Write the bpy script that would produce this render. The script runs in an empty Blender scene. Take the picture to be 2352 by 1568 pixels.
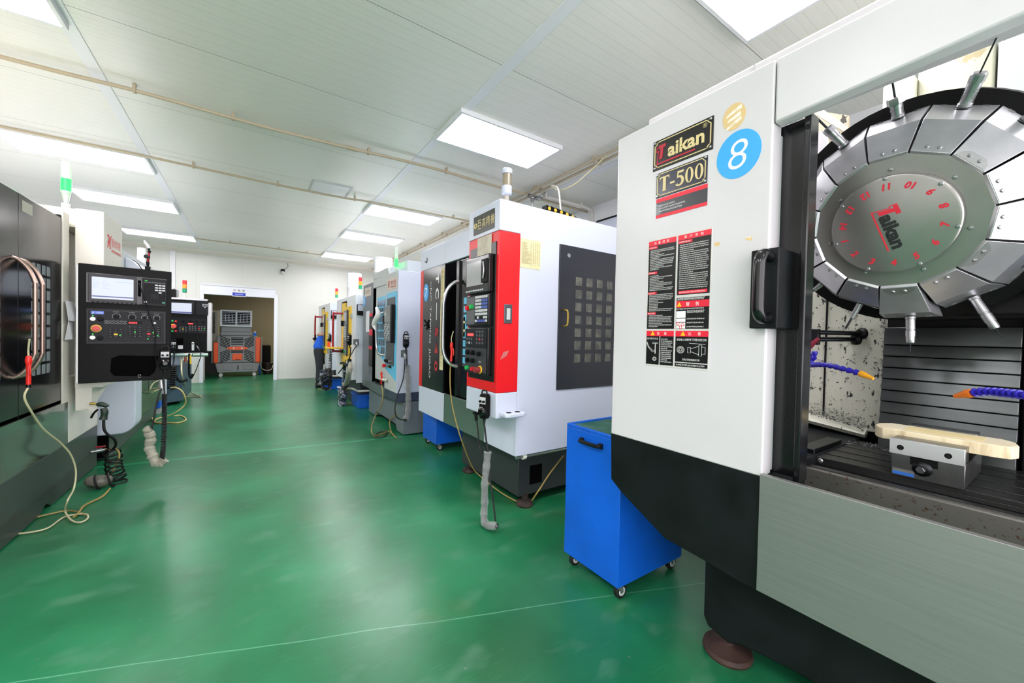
import bpy, bmesh, math, random
from mathutils import Vector, Matrix
random.seed(7)
SC = bpy.context.scene
COL = SC.collection
PI = math.pi
V = Vector

# ---------------------------------------------------------------- camera, light, exposure
yaw, pitch, roll = math.radians(33.995), math.radians(-0.972), math.radians(1.239)
f_ = V((math.sin(yaw)*math.cos(pitch), math.cos(yaw)*math.cos(pitch), math.sin(pitch)))
r_ = V((math.cos(yaw), -math.sin(yaw), 0))
u_ = r_.cross(f_)
r2 = r_*math.cos(roll) + u_*math.sin(roll)
u2 = -r_*math.sin(roll) + u_*math.cos(roll)
cam = bpy.data.cameras.new('camera')
cam.lens = 892.5/2352*36
cam.sensor_width = 36
cam.clip_start = 0.02
camo = bpy.data.objects.new('camera', cam)
COL.objects.link(camo)
camo.matrix_world = Matrix(((r2.x, u2.x, -f_.x, 0), (r2.y, u2.y, -f_.y, 0), (r2.z, u2.z, -f_.z, 1.45), (0, 0, 0, 1)))
SC.camera = camo
SC.view_settings.view_transform = 'Standard'
SC.view_settings.look = 'None'
SC.view_settings.gamma = 1
SC.view_settings.exposure = 1.0
LIGHT = 13.0
w = bpy.data.worlds.new('world'); SC.world = w; w.use_nodes = True
w.node_tree.nodes['Background'].inputs[0].default_value = (1.0, 0.95, 1.0, 1)
w.node_tree.nodes['Background'].inputs[1].default_value = 2.2

# ---------------------------------------------------------------- materials
def lin(h):
    h = h.lstrip('#')
    return tuple(((c/12.92) if c <= .04045 else ((c+.055)/1.055)**2.4) for c in (int(h[i:i+2], 16)/255 for i in (0, 2, 4))) + (1,)
MATS = {}
def mat(name, col, rough=.5, metal=0, var=None, bump=None, emit=0, coat=0, alpha=1, trans=0, spec=None, stretch=(1, 1, 1)):
    m = bpy.data.materials.new(name); m.use_nodes = True
    nt = m.node_tree; b = nt.nodes['Principled BSDF']
    b.inputs['Base Color'].default_value = lin(col)
    b.inputs['Roughness'].default_value = rough
    b.inputs['Metallic'].default_value = metal
    if coat: b.inputs['Coat Weight'].default_value = coat; b.inputs['Coat Roughness'].default_value = .1
    if alpha < 1: b.inputs['Alpha'].default_value = alpha
    if trans: b.inputs['Transmission Weight'].default_value = trans
    if spec is not None: b.inputs['Specular IOR Level'].default_value = spec
    if emit:
        b.inputs['Emission Color'].default_value = lin(col); b.inputs['Emission Strength'].default_value = emit
    if var or bump:
        tc = nt.nodes.new('ShaderNodeTexCoord'); mp = nt.nodes.new('ShaderNodeMapping')
        mp.inputs['Scale'].default_value = stretch
        nt.links.new(tc.outputs['Object'], mp.inputs[0])
    if var:                                   # var = (scale, second colour, low, high)
        n = nt.nodes.new('ShaderNodeTexNoise'); n.inputs['Scale'].default_value = var[0]; n.inputs['Detail'].default_value = 6
        nt.links.new(mp.outputs[0], n.inputs[0])
        rp = nt.nodes.new('ShaderNodeValToRGB')
        rp.color_ramp.elements[0].position = var[2]; rp.color_ramp.elements[1].position = var[3]
        rp.color_ramp.elements[0].color = lin(var[1]); rp.color_ramp.elements[1].color = lin(col)
        nt.links.new(n.outputs[0], rp.inputs[0]); nt.links.new(rp.outputs[0], b.inputs['Base Color'])
    if bump:
        n = nt.nodes.new('ShaderNodeTexNoise'); n.inputs['Scale'].default_value = bump[0]; n.inputs['Detail'].default_value = 3
        nt.links.new(mp.outputs[0], n.inputs[0])
        bp = nt.nodes.new('ShaderNodeBump'); bp.inputs['Strength'].default_value = bump[1]; bp.inputs['Distance'].default_value = .01
        nt.links.new(n.outputs[0], bp.inputs['Height']); nt.links.new(bp.outputs[0], b.inputs['Normal'])
    MATS[name] = m
    return m

def panel_mat(name, col, rough, axis, rib, seam0, seam, seamcol, bump=.25):
    """ribbed sandwich panel: fine ribs and dark joints across one axis"""
    m = mat(name, col, rough)
    nt = m.node_tree; b = nt.nodes['Principled BSDF']; N = nt.nodes.new; L = nt.links.new
    tc = N('ShaderNodeTexCoord'); sx = N('ShaderNodeSeparateXYZ'); L(tc.outputs['Object'], sx.inputs[0])
    def mth(op, a, bv):
        k = N('ShaderNodeMath'); k.operation = op
        for i, q in enumerate((a, bv)):
            if q is None: continue
            if isinstance(q, (int, float)): k.inputs[i].default_value = q
            else: L(q, k.inputs[i])
        return k.outputs[0]
    s = sx.outputs['XYZ'.index(axis)]
    t = mth('FRACT', mth('DIVIDE', mth('SUBTRACT', s, seam0), seam), None)
    d = mth('ABSOLUTE', mth('SUBTRACT', t, .5), None)
    near = mth('GREATER_THAN', d, .5-.0022/seam)
    mx = N('ShaderNodeMix'); mx.data_type = 'RGBA'
    gr = mth('ABSOLUTE', mth('SUBTRACT', mth('FRACT', mth('DIVIDE', s, rib), None), .5), None)
    gr = mth('MULTIPLY', mth('GREATER_THAN', gr, .5-.003/rib), .12)          # darker colour paints the shade in the groove between two ribs
    L(mth('MAXIMUM', near, gr), mx.inputs[0]); mx.inputs[6].default_value = lin(col); mx.inputs[7].default_value = lin(seamcol)
    L(mx.outputs[2], b.inputs['Base Color'])
    fr = mth('FRACT', mth('DIVIDE', s, rib), None)
    h = mth('SMOOTH_MIN', mth('MULTIPLY', mth('ABSOLUTE', mth('SUBTRACT', fr, .5), None), 8), .5)
    bp = N('ShaderNodeBump'); bp.inputs['Strength'].default_value = bump; bp.inputs['Distance'].default_value = .004
    L(h, bp.inputs['Height']); L(bp.outputs[0], b.inputs['Normal'])
    return m

def floor_mat():
    m = mat('green_epoxy', '1b7a4c', .3)
    nt = m.node_tree; b = nt.nodes['Principled BSDF']; N = nt.nodes.new; L = nt.links.new
    tc = N('ShaderNodeTexCoord')
    def noise(sc, stretch=(1, 1, 1), rot=0, det=6):
        mp = N('ShaderNodeMapping'); mp.inputs['Scale'].default_value = stretch; mp.inputs['Rotation'].default_value = (0, 0, rot)
        L(tc.outputs['Object'], mp.inputs[0]); n = N('ShaderNodeTexNoise'); n.inputs['Scale'].default_value = sc; n.inputs['Detail'].default_value = det
        L(mp.outputs[0], n.inputs[0]); return n.outputs[0]
    def ramp(src, lo, hi, c0, c1):
        r = N('ShaderNodeValToRGB'); r.color_ramp.elements[0].position = lo; r.color_ramp.elements[1].position = hi
        r.color_ramp.elements[0].color = c0; r.color_ramp.elements[1].color = c1
        L(src, r.inputs[0]); return r.outputs[0]
    def mix(fac, a, c):
        k = N('ShaderNodeMix'); k.data_type = 'RGBA'
        L(fac, k.inputs[0])
        for i, q in ((6, a), (7, c)):
            if isinstance(q, tuple): k.inputs[i].default_value = q
            else: L(q, k.inputs[i])
        return k.outputs[2]
    W = (1, 1, 1, 1); K = (0, 0, 0, 1)
    base = ramp(noise(1.1), .35, .65, lin('145f39'), lin('268055'))
    stain = ramp(noise(2.3, det=3), .5, .85, K, (.16, .16, .16, 1))
    c = mix(stain, base, lin('3c6650'))
    scr = ramp(noise(7, (1, 14, 1), .5), .6, .85, K, (.4, .4, .4, 1))
    c = mix(scr, c, lin('4d9a78'))
    dot = ramp(noise(26, det=2), .74, .78, K, (.6, .6, .6, 1))
    c = mix(dot, c, lin('6d7f70'))
    sx = N('ShaderNodeSeparateXYZ'); L(tc.outputs['Object'], sx.inputs[0])
    def mth(op, a, q):
        k = N('ShaderNodeMath'); k.operation = op
        for i, z in enumerate((a, q)):
            if isinstance(z, (int, float)): k.inputs[i].default_value = z
            elif z is not None: L(z, k.inputs[i])
        return k.outputs[0]
    # the paint joint across the aisle
    ln = mth('ADD', sx.outputs[1], mth('MULTIPLY', sx.outputs[0], .11))
    ln = mth('LESS_THAN', mth('ABSOLUTE', mth('SUBTRACT', ln, 5.51), None), .028)
    ln = mth('MULTIPLY', ln, .55)
    c = mix(ln, c, lin('2fae80'))
    l2 = mth('ADD', mth('ADD', sx.outputs[1], mth('MULTIPLY', sx.outputs[0], .38)), mth('MULTIPLY', noise(1.5, det=2), .06))
    l2 = mth('MULTIPLY', mth('LESS_THAN', mth('ABSOLUTE', mth('SUBTRACT', l2, 2.13), None), .0035), .3)
    c = mix(l2, c, lin('8fd0b4'))
    scuff = ramp(noise(3.7, (1, 1.6, 1), .8, 8), .56, .85, K, (.36, .36, .36, 1))
    c = mix(scuff, c, lin('7d9d8c'))
    oil = ramp(noise(1.7, det=4), .6, .8, K, (.3, .3, .3, 1))
    c = mix(oil, c, lin('6a6a34'))
    L(c, b.inputs['Base Color'])
    b.inputs['Roughness'].default_value = .3
    bp = N('ShaderNodeBump'); bp.inputs['Strength'].default_value = .06; bp.inputs['Distance'].default_value = .02
    L(noise(5), bp.inputs['Height']); L(bp.outputs[0], b.inputs['Normal'])
    return m

def speck_mat(name, col, speck, scale, thr, rough=.5, stretch=(1, 1, 1), metal=0):
    m = mat(name, col, rough, metal)
    nt = m.node_tree; b = nt.nodes['Principled BSDF']; N = nt.nodes.new; L = nt.links.new
    tc = N('ShaderNodeTexCoord'); mp = N('ShaderNodeMapping'); mp.inputs['Scale'].default_value = stretch
    L(tc.outputs['Object'], mp.inputs[0])
    a = N('ShaderNodeTexNoise'); a.inputs['Scale'].default_value = scale; a.inputs['Detail'].default_value = 4; a.inputs['Roughness'].default_value = .7
    L(mp.outputs[0], a.inputs[0])
    r = N('ShaderNodeValToRGB'); r.color_ramp.elements[0].position = thr; r.color_ramp.elements[1].position = thr+.03
    r.color_ramp.elements[0].color = lin(col); r.color_ramp.elements[1].color = lin(speck)
    L(a.outputs[0], r.inputs[0]); L(r.outputs[0], b.inputs['Base Color'])
    return m

white = mat('white_paint', 'd3d1d4', .34, var=(2.0, 'cdcbcd', .3, .6))
cool_white = mat('cool_white_paint', 'ccd2e2', .3)
cream = mat('cream_paint', 'e6e2d6', .35)
lilac = mat('pale_grey_paint', 'c5cbdc', .35)
lightgrey = mat('light_grey_paint', 'bfc3c2', .38)
midgrey = mat('mid_grey_paint', '6f747a', .4)
darkgrey = mat('dark_grey_paint', '2a2e31', .42, bump=(180, .05))
greengrey = mat('grey_green_paint', '5d6f68', .35)
slate = mat('slate_blue_paint', '47606f', .4)
black = mat('black_paint', '090a0b', .48, bump=(220, .08), var=(6, '14181a', .45, .75), spec=.22)
blackm = mat('matte_black', '060607', .55, spec=.2)
gloss_black = mat('gloss_black', '0e0e11', .16, bump=(260, .03))
rubber = mat('black_rubber', '0b0b0d', .6)
red = mat('red_paint', 'e0161e', .35)
bright_red = mat('bright_red_plastic', 'f02a20', .3)
dark_red = mat('dark_red_tube', '9c1220', .35)
blue = mat('blue_paint', '0c62d8', .38, var=(3, '0b59c6', .3, .6))
blue_st = mat('blue_sticker', '35a6ee', .35)
cyan = mat('cyan_paint', '62bfe4', .35)
yellow = mat('yellow_paint', 'edc32a', .4)
orange = mat('orange_plastic', 'f25a22', .35)
green_p = mat('green_button', '1fae52', .35)
steel = mat('brushed_steel', 'aeb0ae', .35, .8, var=(9, '9fa2a0', .3, .7), bump=(40, .04), stretch=(1, 1, 40))
apron_m = mat('brushed_apron_steel', '999a98', .38, .65, var=(3, '8e8f8d', .25, .75), bump=(9, .012), stretch=(1, 1.2, 40))
petal_m = mat('petal_steel', 'c6c7ca', .3, .78, var=(14, 'babcbf', .4, .65))
disc_m = mat('disc_steel', 'a19f9c', .3, .75, var=(5, '95938f', .35, .7), bump=(120, .02))
chrome = mat('chrome', 'a5a6a8', .25, .75)
darksteel = mat('dark_steel', '343537', .35, 1, var=(10, '33363a', .35, .65))
machined = mat('machined_iron', '4d4d4c', .38, .9, var=(16, '4c4d4d', .35, .7))
vice_m = mat('ground_steel', '8a8b8b', .3, 1, var=(12, '76787a', .35, .7))
rust_m = speck_mat('rust_spotted_steel', '77756f', '5a4636', 55, .6, .45, metal=.6)
waycover = mat('way_cover_steel', '606363', .3, 1, var=(4, '55585a', .3, .7), stretch=(1, .6, 6))
chip_wall = speck_mat('chip_flecked_paint', 'bcbdae', '17191a', 26, .6, .45, (1, 1.6, 1))
inner_cream = speck_mat('oily_cream_paint', 'c0c0ac', 'a89d7c', 9, .66, .4)
chips_m = mat('metal_chips', '8c9090', .35, .8, var=(60, '2b2e30', .4, .6), bump=(90, 1))
copper = mat('satin_copper_tube', 'b49a8e', .3, .85)
silver_tube = mat('silver_tube', 'b9bbbb', .28, .9)
brass = mat('brass', 'b79a4a', .3, 1)
gold = mat('gold_lettering', 'd9c790', .4)
plate_black = mat('plate_black', '100e0c', .3)
plate_violet = mat('plate_grey', '33343f', .25, .3)
white_ink = mat('white_ink', 'f0f0ee', .5)
red_ink = mat('red_ink', 'cf2338', .5)
black_ink = mat('black_ink', '1b1c1e', .5)
sheet_red = mat('placard_red', 'e3233a', .4)
sheet_black = mat('placard_black', '0b0d0e', .35)
paper = mat('paper', 'dedfe2', .7)
old_paper = mat('aged_paper', 'e5dcae', .7, var=(5, 'd8cd9c', .35, .65))
tan = speck_mat('glue_residue', 'd9bd86', 'efe6d2', 14, .56, .7)
screen_w = mat('lit_screen', 'e4ecfa', .3, emit=.46)
screen_b = mat('screen_blue', '5560b8', .3, emit=.3)
screen_grey = mat('unlit_screen', 'a3a3a4', .15, coat=1)
for m_ in (screen_w, screen_b): m_.node_tree.nodes['Principled BSDF'].inputs['Base Color'].default_value = (.02, .02, .03, 1)
led_red = mat('led_red', 'ff3a3a', .4, emit=1.2)
led_green = mat('led_green', '2bff4a', .4, emit=1.2)
led_white = mat('lit_button', 'f3f4ea', .4, emit=.5)
key_black = mat('key_black', '0e0f11', .45, spec=.15)
key_grey = mat('key_grey', 'c9cbcc', .5)
panel_grey = mat('control_overlay_grey', '1d1f23', .4, spec=.2)
panel_lightgrey = mat('overlay_mid_grey', '585a5c', .4)
loc_blue = mat('loc_line_blue', '2a22a8', .3)
loc_orange = mat('loc_line_orange', 'ee7a1c', .4)
loc_yellow = mat('nozzle_yellow', 'f2ab28', .4)
hose_y = mat('cream_air_hose', 'c9c39c', .4)
hose_o = mat('amber_hose', '9f8a4e', .4)
bamboo = mat('pale_resin_block', 'f2e8cc', .5, var=(10, 'e6d8b4', .35, .6))
bamboo_side = mat('resin_edge', 'e9dcb8', .55, var=(22, 'a88c58', .28, .5), stretch=(1, 1, .3))
plastic = mat('clear_plastic_wrap', 'dfe3e2', .25, alpha=.28, bump=(30, .8))
dusty_plastic = mat('dusty_plastic_wrap', 'c4bfae', .35, alpha=.6, bump=(30, .8))
dark_wrap = mat('dark_plastic_wrap', '2c2f38', .2, var=(22, '9aa0b4', .42, .5), bump=(26, 1))
clear_tube = mat('clear_acrylic', 'e8f2ea', .15, alpha=.4)
lamp_green = mat('lamp_green_lit', '18e83a', .3, emit=3.2)
lamp_r = mat('lamp_red', 'e02a38', .3); lamp_o = mat('lamp_amber', 'f5962a', .3); lamp_g = mat('lamp_green', '18936a', .3)
glass_dark = mat('dark_window', '3d3d3a', .12, coat=.5, var=(10, '5a5a52', .4, .6))
glass_blue = mat('blue_grey_window', '64707c', .12, coat=.5)
glass_grey = mat('grey_window', '9aa2a6', .12, coat=.5)
cooler_grey = mat('cooler_grey_plastic', '85888c', .5)
void = mat('interior_shade', '060606', .9, spec=.05)  # near-black colour paints in the shade of gaps, holes and interiors
skin = mat('skin', 'c79a86', .5); shirt = mat('blue_cotton', '1f66e0', .8, bump=(60, .3)); trousers = mat('charcoal_cotton', '2d3036', .85, bump=(60, .3)); hair_m = mat('black_hair', '141210', .6)
shoe_m = mat('black_shoe', '15161a', .5)
conduit_m = mat('beige_conduit', 'b6a98f', .4); white_pipe = mat('white_pipe', 'd8d4cf', .4)
foot_m = mat('rusty_foot', '4a3630', .6, .3, var=(12, '2c2422', .35, .6))
trim_m = mat('white_aluminium_trim', 'e4e6e8', .3)
door_white = mat('door_frame_white', 'eef0fa', .35)
ceil_m = panel_mat('ceiling_panel', 'e8e8df', .3, 'Y', .105, 2.55, 1.165, '6e6e6a', .32)
wall_m = panel_mat('wall_panel', 'dddfd8', .3, 'X', .078, -.2, 1.0, 'cbcac0', .18)
wall_side_m = panel_mat('side_wall_panel', 'e6e6e0', .3, 'Y', .078, 0, 1.0, 'b0afa6', .18)
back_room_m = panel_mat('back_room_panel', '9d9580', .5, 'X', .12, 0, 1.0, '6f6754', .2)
floor_m = floor_mat()
lamp_m = mat('diffuser', 'fffafe', .4, emit=LIGHT)

# ---------------------------------------------------------------- mesh helpers
class B:
    def __init__(s, M=None): s.b = bmesh.new(); s.M = M
    def hull8(s, p):
        v = [s.b.verts.new(q) for q in p]
        for f in ((0, 3, 2, 1), (4, 5, 6, 7), (0, 1, 5, 4), (1, 2, 6, 5), (2, 3, 7, 6), (3, 0, 4, 7)): s.b.faces.new([v[i] for i in f])
        return s
    def box(s, x0, x1, y0, y1, z0, z1):
        x0, x1 = sorted((x0, x1)); y0, y1 = sorted((y0, y1)); z0, z1 = sorted((z0, z1))
        return s.hull8([(x0, y0, z0), (x1, y0, z0), (x1, y1, z0), (x0, y1, z0), (x0, y0, z1), (x1, y0, z1), (x1, y1, z1), (x0, y1, z1)])
    def rx(s, xa, xb, p, q): return s.box(xa, xb, p[0], q[0], p[1], q[1])
    def ry(s, ya, yb, p, q): return s.box(p[0], q[0], ya, yb, p[1], q[1])
    def prism(s, pts, vec):
        vec = V(vec); a = [s.b.verts.new(V(p)) for p in pts]; c = [s.b.verts.new(V(p)+vec) for p in pts]
        n = len(a)
        fs = [s.b.faces.new(a[::-1]), s.b.faces.new(c)]
        for i in range(n): fs.append(s.b.faces.new((a[i], a[(i+1) % n], c[(i+1) % n], c[i])))
        bmesh.ops.recalc_face_normals(s.b, faces=fs)
        return s
    def px(s, xa, xb, pts): return s.prism([(xa, y, z) for y, z in pts], (xb-xa, 0, 0))
    def py(s, ya, yb, pts): return s.prism([(x, ya, z) for x, z in pts], (0, yb-ya, 0))
    def pz(s, za, zb, pts): return s.prism([(x, y, za) for x, y in pts], (0, 0, zb-za))
    def fb(s, F, u0, u1, v0, v1, d0, d1):
        o, r, u = F; n = r.cross(u)
        P = lambda a, b, d: o+r*a+u*b+n*d
        u0, u1 = sorted((u0, u1)); v0, v1 = sorted((v0, v1)); d0, d1 = sorted((d0, d1))
        return s.hull8([P(u0, v0, d0), P(u1, v0, d0), P(u1, v1, d0), P(u0, v1, d0), P(u0, v0, d1), P(u1, v0, d1), P(u1, v1, d1), P(u0, v1, d1)])
    def fp(s, F, pts, d0, d1):
        o, r, u = F; n = r.cross(u)
        return s.prism([o+r*a+u*b+n*d0 for a, b in pts], n*(d1-d0))
    def ring(s, c, ax, r, n, ref=None):
        ax = V(ax).normalized()
        ref = V(ref) if ref is not None else (V((0, 0, 1)) if abs(ax.z) < .9 else V((1, 0, 0)))
        a = ax.cross(ref).normalized(); b = ax.cross(a)
        return [s.b.verts.new(V(c)+(a*math.cos(t)+b*math.sin(t))*r) for t in (2*PI*i/n for i in range(n))], a
    def lathe(s, c, ax, prof, n=24):
        c = V(c); ax = V(ax).normalized(); rings = []
        fs = []
        for r, h in prof:
            rings.append(s.ring(c+ax*h, ax, max(r, 1e-4), n)[0])
        for A, C in zip(rings, rings[1:]):
            for i in range(n): fs.append(s.b.faces.new((A[i], A[(i+1) % n], C[(i+1) % n], C[i])))
        fs.append(s.b.faces.new(rings[0][::-1])); fs.append(s.b.faces.new(rings[-1]))
        bmesh.ops.recalc_face_normals(s.b, faces=fs)
        return s
    def cyl(s, a, b, r, r1=None, n=20):
        a = V(a); b = V(b); return s.lathe(a, b-a, [(r, 0), (r if r1 is None else r1, (b-a).length)], n)
    def tube(s, pts, r, n=8, smooth=0, closed=False):
        pts = [V(p) for p in pts]
        if smooth: pts = spline(pts, smooth)
        rs = r if isinstance(r, (list, tuple)) else [r]*len(pts)
        if len(rs) != len(pts):
            k = len(rs)-1; rs = [rs[min(k, int(i/(len(pts)-1)*k))]*(1-(i/(len(pts)-1)*k) % 1)+rs[min(k, int(i/(len(pts)-1)*k)+1)]*((i/(len(pts)-1)*k) % 1) for i in range(len(pts))]
        rings = []; a = None
        for i, p in enumerate(pts):
            t = (pts[min(i+1, len(pts)-1)]-pts[max(i-1, 0)])
            if t.length < 1e-9: t = V((0, 0, 1))
            t.normalize()
            if a is None:
                ref = V((0, 0, 1)) if abs(t.z) < .9 else V((1, 0, 0)); a = t.cross(ref).normalized()
            else:
                a = (a-t*a.dot(t)); a = a.normalized() if a.length > 1e-6 else t.cross(V((0, 1, .01))).normalized()
            b = t.cross(a)
            rings.append([s.b.verts.new(p+(a*math.cos(q)+b*math.sin(q))*rs[i]) for q in (2*PI*j/n for j in range(n))])
        for A, C in zip(rings, rings[1:]):
            for i in range(n): s.b.faces.new((A[i], A[(i+1) % n], C[(i+1) % n], C[i]))
        s.b.faces.new(rings[0][::-1]); s.b.faces.new(rings[-1])
        return s
    def ball(s, c, r, sc=(1, 1, 1), n=14):
        m = Matrix.Translation(V(c)) @ Matrix.Diagonal((r*sc[0], r*sc[1], r*sc[2], 1))
        bmesh.ops.create_uvsphere(s.b, u_segments=n, v_segments=max(6, n//2), radius=1, matrix=m); return s
    def build(s, name, m, parent=None, bev=0, label=None, seg=2, ang=32):
        me = bpy.data.meshes.new(name)
        M = wm(parent).inverted() if parent else Matrix.Identity(4)
        if s.M: M = M @ s.M
        bmesh.ops.transform(s.b, matrix=M, verts=s.b.verts)
        s.b.to_mesh(me); s.b.free()
        me.materials.append(m)
        me.shade_smooth(); me.set_sharp_from_angle(angle=math.radians(ang))
        o = bpy.data.objects.new(name, me); COL.objects.link(o)
        if parent: o.parent = parent
        if bev:
            k = o.modifiers.new('bevel', 'BEVEL'); k.width = bev; k.segments = seg; k.limit_method = 'ANGLE'; k.angle_limit = .7
            k.harden_normals = False
        if label: o['label'] = label
        return o
def wm(o):
    M = Matrix.Identity(4)
    while o: M = Matrix.LocRotScale(o.location, o.rotation_euler, o.scale) @ M; o = o.parent
    return M
def spline(p, k):
    out = []
    n = len(p)
    for i in range(n-1):
        p0 = p[max(i-1, 0)]; p1 = p[i]; p2 = p[i+1]; p3 = p[min(i+2, n-1)]
        for j in range(k):
            t = j/k
            out.append(.5*((2*p1)+(p2-p0)*t+(2*p0-5*p1+4*p2-p3)*t*t+(3*p1-p0-3*p2+p3)*t**3))
    out.append(p[-1]); return out
def helix(path, r, turns, n=14):
    path = spline([V(p) for p in path], 12); out = []
    N = int(turns*n)
    for i in range(N+1):
        t = i/N*(len(path)-1); k = min(int(t), len(path)-2); p = path[k].lerp(path[k+1], t-k); d = (path[k+1]-path[k]).normalized()
        ref = V((1, 0, 0)) if abs(d.x) < .8 else V((0, 1, 0)); a = d.cross(ref).normalized(); b = d.cross(a)
        q = 2*PI*i/n; out.append(p+(a*math.cos(q)+b*math.sin(q))*r)
    return out
def T(name, label, cat, loc=(0, 0, 0), group=None):
    o = bpy.data.objects.new(name, None); COL.objects.link(o); o.location = loc; o.empty_display_size = .1
    o['label'] = label; o['category'] = cat
    if group: o['group'] = group
    return o
def tag(o, label, cat, group=None):
    o['label'] = label; o['category'] = cat
    if group: o['group'] = group
    return o
def struct(o): o['kind'] = 'structure'; return o
def dup(src, loc, rz=None, label=None):
    def cp(o, par):
        c = o.copy(); COL.objects.link(c); c.parent = par
        for ch in [k for k in ALLCH.get(o.name, o.children)]: cp(ch, c)
        return c
    r = cp(src, None); r.location = loc
    if rz is not None: r.rotation_euler = (0, 0, rz)
    if label: r['label'] = label
    return r
ALLCH = {}
def FX(X): return (V((X, 0, 0)), V((0, -1, 0)), V((0, 0, 1)))         # faces -X: u = -y
def FXp(X): return (V((X, 0, 0)), V((0, 1, 0)), V((0, 0, 1)))        # faces +X: u = y
def FY(Y): return (V((0, Y, 0)), V((1, 0, 0)), V((0, 0, 1)))         # faces -Y: u = x
GL = {}
def glyph(t, bold=0):
    k = (t, bold)
    if k not in GL:
        c = bpy.data.curves.new('glyph', 'FONT'); c.body = t; c.offset = bold; c.resolution_u = 4
        o = bpy.data.objects.new('glyph', c); COL.objects.link(o)
        me = bpy.data.meshes.new_from_object(o.evaluated_get(bpy.context.evaluated_depsgraph_get()))
        vs = [v.co.copy() for v in me.vertices]; fs = [tuple(p.vertices) for p in me.polygons]
        bpy.data.objects.remove(o); bpy.data.curves.remove(c); bpy.data.meshes.remove(me)
        x0 = min(v.x for v in vs); x1 = max(v.x for v in vs); y0 = min(v.y for v in vs); y1 = max(v.y for v in vs)
        GL[k] = ([((v.x-(x0+x1)/2)/(y1-y0), (v.y-(y0+y1)/2)/(y1-y0)) for v in vs], fs, (x1-x0)/(y1-y0))
    return GL[k]
def text(name, m, parent, F, items, d=.0012, label=None):
    """items: (string, u, v, height, {w, rot, bold, shear}); centred lettering lying on frame F"""
    g = B(); o, r, u = F; n = r.cross(u)
    for it in items:
        t, cu, cv, h = it[:4]; k = it[4] if len(it) > 4 else {}
        vs, fs, asp = glyph(t, k.get('bold', 0))
        sx = (k['w']/asp) if 'w' in k else h
        c, s_ = math.cos(k.get('rot', 0)), math.sin(k.get('rot', 0))
        nv = []
        for x, y in vs:
            X = (x+k.get('shear', 0)*y)*sx; Y = y*h
            nv.append(g.b.verts.new(o+r*(cu+X*c-Y*s_)+u*(cv+X*s_+Y*c)+n*d))
        for f in fs:
            try: g.b.faces.new([nv[i] for i in f])
            except ValueError: pass
    q = g.build(name, m, parent, label=label)
    return q
def polys(name, m, parent, F, plist, d=.0015, label=None):
    g = B()
    for p in plist: g.fp(F, p, d*.3, d)
    return g.build(name, m, parent, label=label)
def fineprint(g, F, u0, u1, v, h, d=.0012, fill=1.0, rnd=random):
    u = u0; end = u0+(u1-u0)*fill
    while u < end-h*.4:
        w_ = h*rnd.uniform(.5, .85)
        ue = min(u+w_, end); t_ = h*.13
        for b_ in rnd.sample((-.42, -.14, .14, .42), 2 if h < .008 else 3): g.fb(F, u, ue, v+h*b_-t_/2, v+h*b_+t_/2, d*.6, d)
        c_ = u+(ue-u)*rnd.choice((.2, .5, .75)); g.fb(F, c_-t_/2, c_+t_/2, v-h*.48, v+h*.48, d*.6, d)
        u += w_+h*.24
def ell(cx, cy, a, b, n=40, sh=0): return [(cx+a*math.cos(t)+sh*b*math.sin(t), cy+b*math.sin(t)) for t in (2*PI*i/n for i in range(n))]

# ================================================================ the room
ROOMH = 3.5
g = B(); g.box(-3.5, 4.6, -3.0, 18, -.1, 0); struct(g.build('floor', floor_m))
g = B(); g.box(-3.5, 4.6, -3.0, 13.35, ROOMH, ROOMH+.1); struct(g.build('ceiling', ceil_m))
DX0, DX1, DZ = -1.06, .60, 2.37
g = B(); g.box(-3.5, DX0, 13.2, 13.3, 0, ROOMH); g.box(DX1, 4.6, 13.2, 13.3, 0, ROOMH); g.box(DX0, DX1, 13.2, 13.3, DZ, ROOMH)
struct(g.build('wall_back', wall_m))
g = B(); g.box(-3.6, -3.5, -3.0, 18, 0, ROOMH); struct(g.build('wall_left', wall_side_m))
g = B(); g.box(4.5, 4.6, -3.0, 13.2, 0, ROOMH); struct(g.build('wall_right', wall_side_m))
g = B(); g.box(-3.5, 4.6, 17.2, 17.3, 0, 3.0); struct(g.build('wall_storeroom', back_room_m))
g = B(); g.box(4.5, 4.6, 13.3, 17.3, 0, 3.0); struct(g.build('wall_storeroom_side', back_room_m))
g = B(); g.box(-3.5, 4.6, 13.3, 17.3, 2.95, 3.05); struct(g.build('ceiling_storeroom', back_room_m))
# door casing
dr = bpy.data.objects.new('door_1', None); COL.objects.link(dr); dr.location = (-.2, 13.19, 0); dr['kind'] = 'structure'
g = B(); g.box(DX0-.05, DX0+.03, 13.15, 13.31, 0, 2.62); g.build('jamb', door_white, dr, .004)
g = B(); g.box(DX1-.03, DX1+.06, 13.15, 13.31, 0, 2.46); g.build('jamb', door_white, dr, .004)
g = B(); g.box(DX0+.03, DX1-.03, 13.145, 13.27, 2.36, 2.415); g.box(DX0, DX1, 13.16, 13.2, 2.415, 2.6)
g.build('lintel', door_white, dr, .004)
g = B(); g.box(DX0-.02, DX1, 13.14, 13.17, 2.6, 2.66); g.build('door_track', trim_m, dr, .004)
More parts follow.
